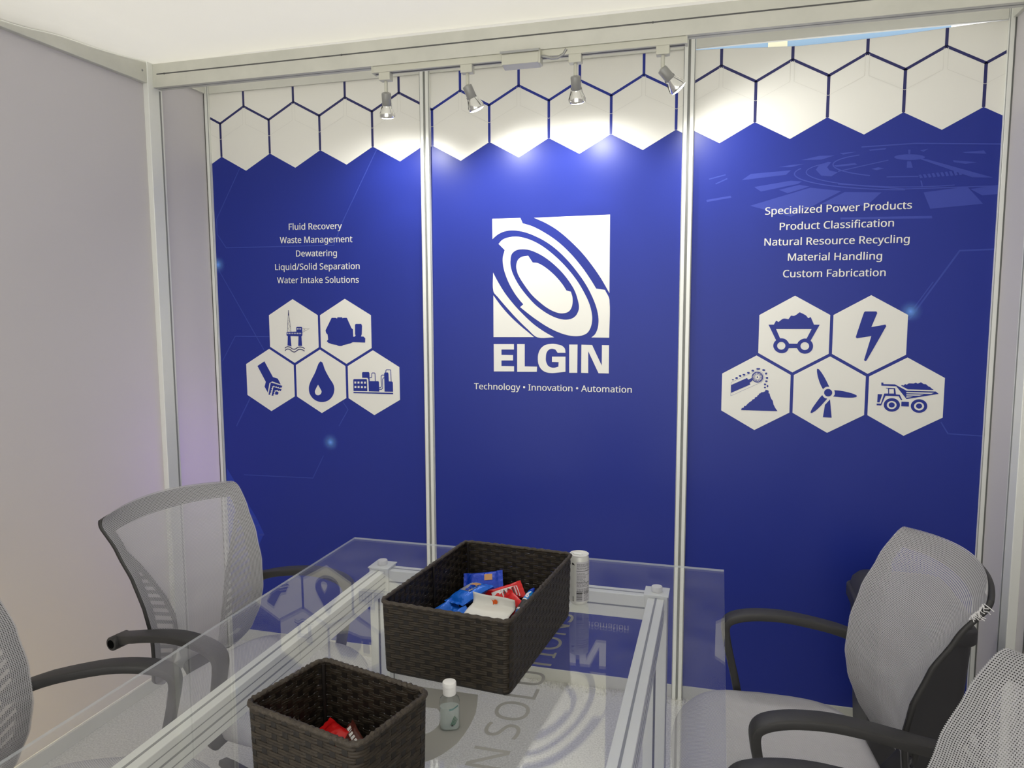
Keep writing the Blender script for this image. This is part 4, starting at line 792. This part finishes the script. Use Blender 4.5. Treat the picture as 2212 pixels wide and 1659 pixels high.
wrap(curve_mesh([[(-.010, .012), (-.006, .012), (-.006, .024), (-.010, .024)], [(-.0092, .0128), (-.0068, .0128), (-.0068, .0232), (-.0092, .0232)]]), M_INK, 'printed_mark', A0, 0, .0006)

# ------------------------------------------------------------------ sanitizer bottle
bt = thing('sanitizer_bottle', (1.6595, -1.5640, ZT+.0006), 'small clear hand sanitizer bottle with white cap on the glass', 'bottle', rz=math.radians(20))
def oval(a, b2, z, n=32): return [(a*math.copysign(abs(math.cos(t))**.75, math.cos(t)), b2*math.copysign(abs(math.sin(t))**.75, math.sin(t)), z) for t in [2*PI*i/n for i in range(n)]]
MB().loft([oval(.0175, .0115, 0), oval(.019, .0130, .003), oval(.019, .0130, .052), oval(.0175, .0122, .058), oval(.013, .0105, .063), oval(.0095, .0095, .066), oval(.009, .009, .070)]).build('body', M_CLEAR, bt, smooth=True)
MB().loft([oval(.0160, .0105, .002), oval(.0175, .0116, .005), oval(.0175, .0116, .043)]).build('gel', M_GEL, bt, smooth=True)
MB().lathe([(.0095, .066), (.0118, .0665), (.0122, .068), (.0120, .0815), (.0128, .0822), (.0128, .0885), (.0120, .0902), (.010, .0908), (.001, .0910)], 32).build('cap', M_CAP, bt, smooth=True)
def lab(loops, mt, nm, off): flat(nm, curve_mesh(loops), mt, bt, lambda u, v: (u, -.0128*(1-abs(u/.019)**3)**.55-off, v))
lab([[(-.001, .040), (.003, .0405), (.008, .0425), (.015, .046), (.015, .049), (.008, .0455), (.003, .0435), (-.001, .043)]], M_TEAL, 'label_band', .0005)
for k in range(4):
    lab([[(.001+k*.0022, .012), (.0025+k*.0022, .012), (.010+k*.0017, .030-k*.0025), (.0088+k*.0017, .030-k*.0025)]], M_GREEN, 'leaf_mark', .0008)
lab([[(.003, .010), (.007, .010), (.006, .0135), (.003, .0135)]], M_INK, 'leaf_mark', .0009)

# ------------------------------------------------------------------ task chairs
def lerp(tab, z):
    for (a, va), (b2, vb) in zip(tab, tab[1:]):
        if a <= z <= b2:
            t = (z-a)/(b2-a); t = t*t*(3-2*t)*.35+t*.65
            return va+(vb-va)*t
    return tab[-1][1] if z > tab[-1][0] else tab[0][1]
ZB0, ZB1 = .445, .945
BX = [(.445, -.250), (.50, -.218), (.56, -.197), (.62, -.190), (.70, -.200), (.78, -.226), (.86, -.268), (.945, -.325)]
BW = [(.445, .168), (.50, .184), (.56, .198), (.64, .208), (.74, .220), (.84, .233), (.945, .248)]
BWR = [(.445, .030), (.60, .045), (.75, .055), (.945, .060)]
def back_pt(u, v, off=0):
    z = ZB0+(ZB1-ZB0)*v
    w = lerp(BW, z); c = lerp(BWR, z)
    for d, r in (((1-v)*(ZB1-ZB0), .030), (v*(ZB1-ZB0), .045)):
        if d < r: w -= r-math.sqrt(max(0, r*r-(r-d)**2))
    x = lerp(BX, z)-c*(1-u*u)
    return Vector((x-off, w*u, z+.012*(1-u*u)*v-off*.1))
def surf(b, us, vs, off, uvl=None, keep=None):
    G_ = [[b.bm.verts.new(back_pt(u, v, off)) for u in us] for v in vs]
    for j in range(len(vs)-1):
        for i in range(len(us)-1):
            if keep and not keep((us[i]+us[i+1])/2, (vs[j]+vs[j+1])/2): continue
            f = b._f([G_[j][i], G_[j][i+1], G_[j+1][i+1], G_[j+1][i]])
            if f and uvl:
                for lp, (a, c) in zip(f.loops, ((i, j), (i+1, j), (i+1, j+1), (i, j+1))):
                    z = ZB0+(ZB1-ZB0)*vs[c]; lp[uvl].uv = (us[a]*.225, z*1.12)
def eas(a, b2, n): return [a+(b2-a)*(1-(1-i/n)**2.2) for i in range(n+1)]
def lin_(a, b2, n): return [a+(b2-a)*i/n for i in range(n+1)]
def rib(b, pts, w, off, th):                            # strip following the back surface through (u, v) points
    P = [back_pt(u, v, off) for u, v in pts]
    rings = []
    for i, p in enumerate(P):
        t = (P[min(i+1, len(P)-1)]-P[max(i-1, 0)]).normalized(); nrm = Vector((1, 0, .2)).normalized(); s = t.cross(nrm).normalized()
        rings.append([tuple(p+s*w/2), tuple(p+s*w/2-nrm*th), tuple(p-s*w/2-nrm*th), tuple(p-s*w/2)])
    b.loft(rings)
def rrprof(w, h, r=.35, n=3):
    pts = []
    for sx, sy, a0 in ((1, 1, 0), (-1, 1, 90), (-1, -1, 180), (1, -1, 270)):
        for q in range(n+1):
            an = math.radians(a0+90*q/n); rr = min(w, h)*r
            pts.append((sx*(w/2-rr)+rr*math.cos(an), sy*(h/2-rr)+rr*math.sin(an)))
    return pts
def make_chair():
    t = thing('task_chair', (0, 0, 0), '-', 'chair')
    # mesh back
    b = MB(); uvl = b.bm.loops.layers.uv.new('UVMap')
    surf(b, [-1, -.985, -.96, -.93, -.90]+lin_(-.86, .86, 24)+[.90, .93, .96, .985, 1], [1-q for q in eas(0.91, 1, 9)][::-1]+lin_(.09, .94, 30)[1:]+eas(.94, 1, 9)[1:], 0, uvl)
    b.build('mesh_back', M_MESH, t, smooth=True, fix=False)
    # frame behind the mesh: band all round, open in the middle
    def keep(u, v):
        if v > .905 or v < .06: return True
        return abs(u) > .865
    b = MB(); surf(b, [-1, -.985, -.96, -.93, -.90, -.865]+lin_(-.80, .80, 18)+[.865, .90, .93, .96, .985, 1], [1-q for q in eas(.94, 1, 8)][::-1]+lin_(.06, .905, 26)[1:]+eas(.905, .985, 11)[1:], .008, keep=keep)
    b.build('back_frame', M_BLACK, t, smooth=True, solid=.010)
    # leaf shaped side supports with slats
    for s in (-1, 1):
        b = MB()
        spine = [(.87, .80), (.78, .72), (.66, .60), (.54, .48), (.46, .36), (.44, .24), (.48, .12), (.56, .05)]
        rib(b, [(s*u, v) for u, v in spine], .012, .010, .006)
        for q in range(15):
            f = q/14; i = 1+f*5.7; k = int(i); fr = i-k
            su = spine[k][0]+(spine[min(k+1, 7)][0]-spine[k][0])*fr; sv = spine[k][1]+(spine[min(k+1, 7)][1]-spine[k][1])*fr
            eu, ev = .88, min(.86, sv+.05+.0*f)
            ev = sv+.085*(eu-su)/.4
            rib(b, [(s*(su+(eu-su)*a), sv+(ev-sv)*a) for a in (0, .33, .66, 1)], .0095, .010, .005)
        b.build('side_support', M_DARKP, t)
    # back bracket down to the seat
    b = MB(); b.tube([(-.285, 0, .50), (-.275, 0, .45), (-.235, 0, .40), (-.15, 0, .375), (-.05, 0, .372)], 1, prof=rrprof(.085, .018), up=(0, 1, 0) if False else (0, 0, 1))
    b.build('back_bracket', M_BLACK, t, smooth=True)
    # seat cushion
    def ring(k, z):
        pts = []
        n = 48
        for i in range(n):
            a = 2*PI*i/n; ca, sa = math.cos(a), math.sin(a); p = 2/4.2
            x = math.copysign(abs(ca)**p, ca); y = math.copysign(abs(sa)**p, sa)
            hw = .236*(1-.07*max(0, -x)); X = .018+.232*x*k; Y = hw*y*k
            zz = z-(.050*max(0, (X-.10)/.15)**2 if z > .41 else .028*max(0, (X-.10)/.15)**2)+.012*(abs(Y)/.236)**3*(1 if z > .45 else 0)
            pts.append((X, Y, zz))
        return pts
    b = MB(); b.loft([ring(.02, .470), ring(.35, .4705), ring(.65, .472), ring(.85, .472), ring(.94, .466), ring(.985, .455), ring(1.0, .438), ring(.985, .420), ring(.95, .408), ring(.5, .405)])
    b.build('seat', M_SEAT, t, smooth=True)
    b = MB(); b.loft([ring(.90, .404), ring(.90, .398), ring(.80, .386), ring(.5, .384)]); b.build('seat_pan', M_BLACK, t, smooth=True)
    # loop arms
    for s in (-1, 1):
        Y = s*.258
        path = [(-.262, Y-s*.012, .626), (-.235, Y-s*.008, .634), (-.18, Y, .650), (-.11, Y, .665), (-.04, Y, .675), (.02, Y, .675), (.062, Y, .669), (.090, Y, .658), (.101, Y, .641), (.099, Y, .610), (.088, Y, .555), (.075, Y, .50), (.066, Y, .455), (.062, Y-s*.006, .425), (.055, Y-s*.03, .402), (.045, Y-s*.09, .394)]
        P = []                                          # refine the path
        for i in range(len(path)-1):
            p0, p1, p2, p3 = [Vector(path[max(0, min(len(path)-1, i+q))]) for q in (-1, 0, 1, 2)]
            for q in range(4):
                u = q/4; P.append(.5*((2*p1)+(p2-p0)*u+(2*p0-5*p1+4*p2-p3)*u*u+(3*p1-p0-3*p2+p3)*u**3))
        P.append(Vector(path[-1]))
        b = MB(); rings = []
        for i, p in enumerate(P):
            tt = (P[min(i+1, len(P)-1)]-P[max(i-1, 0)]).normalized()
            a = Vector((0, 1, 0)); a = (a-tt*a.dot(tt)).normalized(); n_ = tt.cross(a).normalized()
            f = i/(len(P)-1)
            w = .050 if f < .45 else .050-.012*min(1, (f-.45)/.2)
            if f < .12: w = .036+.010*f/.12
            h = .020 if f > .15 else .030-.010*f/.15
            rings.append([tuple(p+a*x+n_*y) for x, y in rrprof(w, h, .24, 2)])
        b.loft(rings); arm = b.build('armrest', M_BLACK, t, smooth=True)
        b = MB(); b.lathe([(.017, -.026), (.0185, -.024), (.0185, .024), (.017, .026)], 24); b.build('pivot', M_BLACK, arm, smooth=True, loc=(-.262, Y-s*.006, .622), rot=(PI/2, 0, 0))
        b = MB(); b.lathe([(.0115, -.001), (.0115, .001)], 20); b.build('pivot_hole', M_HOLE, arm, loc=(-.262, Y-s*.006+s*.0262, .622), rot=(PI/2, 0, 0))
    # column and base
    MB().lathe([(.030, .10), (.030, .25), (.024, .25), (.024, .37)], 24).build('gas_column', M_BLACK, t, smooth=True)
    b = MB().box(-.07, .07, -.06, .06, .350, .386); b.build('tilt_mechanism', M_BLACK, t, bevel=.006)
    MB().lathe([(.040, .065), (.045, .07), (.040, .115), (.032, .12)], 24).build('base_hub', M_BLACK, t, smooth=True)
    for k in range(5):
        a = 2*PI*k/5+.3; ca, sa = math.cos(a), math.sin(a)
        lg = MB(); R2 = [.03, .12, .22, .29]; rings = []
        for r, w, h, z in ((.03, .026, .022, .092), (.14, .023, .017, .086), (.25, .018, .012, .076), (.30, .016, .008, .070)):
            rings.append([(r*ca-q*sa, r*sa+q*ca, z+p) for q, p in ((-w, -h), (w, -h), (w*.8, h), (-w*.8, h))])
        lg.loft(rings); leg = lg.build('base_leg', M_BLACK, t, bevel=.003)
        cs = MB()
        for q in (-.014, .014):
            cs.loft([[(.29*ca-(q+d)*sa+rr*math.cos(e)*ca, .29*sa+(q+d)*ca+rr*math.cos(e)*sa, .026+rr*math.sin(e)) for e in [2*PI*j/18 for j in range(18)]] for d, rr in ((-.009, .020), (-.007, .0255), (.007, .0255), (.009, .020))])
        cs.build('caster', M_DARKP, leg, smooth=True)
    return t
def copy_tree(o, parent=None):
    c = o.copy(); COL.objects.link(c); c.parent = parent
    for ch in list(o.children): copy_tree(ch, c)
    return c
proto = make_chair()
chairs = [((.905, -1.040), -8.6, 'grey mesh-back task chair whose whole back shows, left of table beside the wall corner'),
          ((.905, -1.690), 18, 'grey mesh-back task chair cut off by the left edge, nearest on the left'),
          ((2.287, -1.020), 186.0, 'grey mesh-back task chair with frayed back corner, right of table by the bin'),
          ((2.292, -1.715), 186.0, 'grey mesh-back task chair nearest on the right, mostly cut off by the corner')]
CH = []
for i, ((x, y), a, lab_) in enumerate(chairs):
    c = proto if i == 0 else copy_tree(proto)
    c.location = (x, y, 0); c.rotation_euler = (0, 0, math.radians(a)); c['label'] = lab_; c['group'] = 'task chairs round the table'
    CH.append(c)
# frayed strands at the torn corner of the right chair
b = MB()
for k in range(26):
    u0 = .93+.06*random.random(); v0 = .90+.07*random.random(); p = back_pt(u0, v0, -.002)
    q = p+Vector((random.uniform(-.012, .006), random.uniform(.002, .016), random.uniform(-.02, .006))); mid = (p+q)/2+Vector((.004, .002, random.uniform(-.006, .006)))
    b.tube([tuple(p), tuple(mid), tuple(q)], .0009, 5)
b.build('frayed_edge', M_LABEL, CH[2], smooth=True)

# ------------------------------------------------------------------ waste bin
bn = thing('waste_bin', (2.700, -.345, 0), 'black lidded waste bin in the back right corner behind chair', 'bin')
def rr2(w, l, r, z, n=5):
    pts = []
    for sx, sy, a0 in ((1, 1, 0), (-1, 1, 90), (-1, -1, 180), (1, -1, 270)):
        for q in range(n+1):
            an = math.radians(a0+90*q/n); pts.append((sx*(w/2-r)+r*math.cos(an), sy*(l/2-r)+r*math.sin(an), z))
    return pts
MB().loft([rr2(.21, .27, .03, 0), rr2(.22, .28, .03, .01), rr2(.275, .345, .035, .545)]).build('bin_body', M_DARKP, bn, smooth=True)
MB().loft([rr2(.29, .36, .04, .543), rr2(.30, .37, .042, .55), rr2(.30, .37, .042, .585), rr2(.285, .355, .04, .59)]).build('rim', M_DARKP, bn, smooth=True, bevel=.003)
MB().loft([rr2(.282, .352, .04, .588), rr2(.272, .34, .045, .615), rr2(.25, .30, .05, .636), rr2(.18, .2, .05, .648)]).build('lid', M_DARKP, bn, smooth=True)
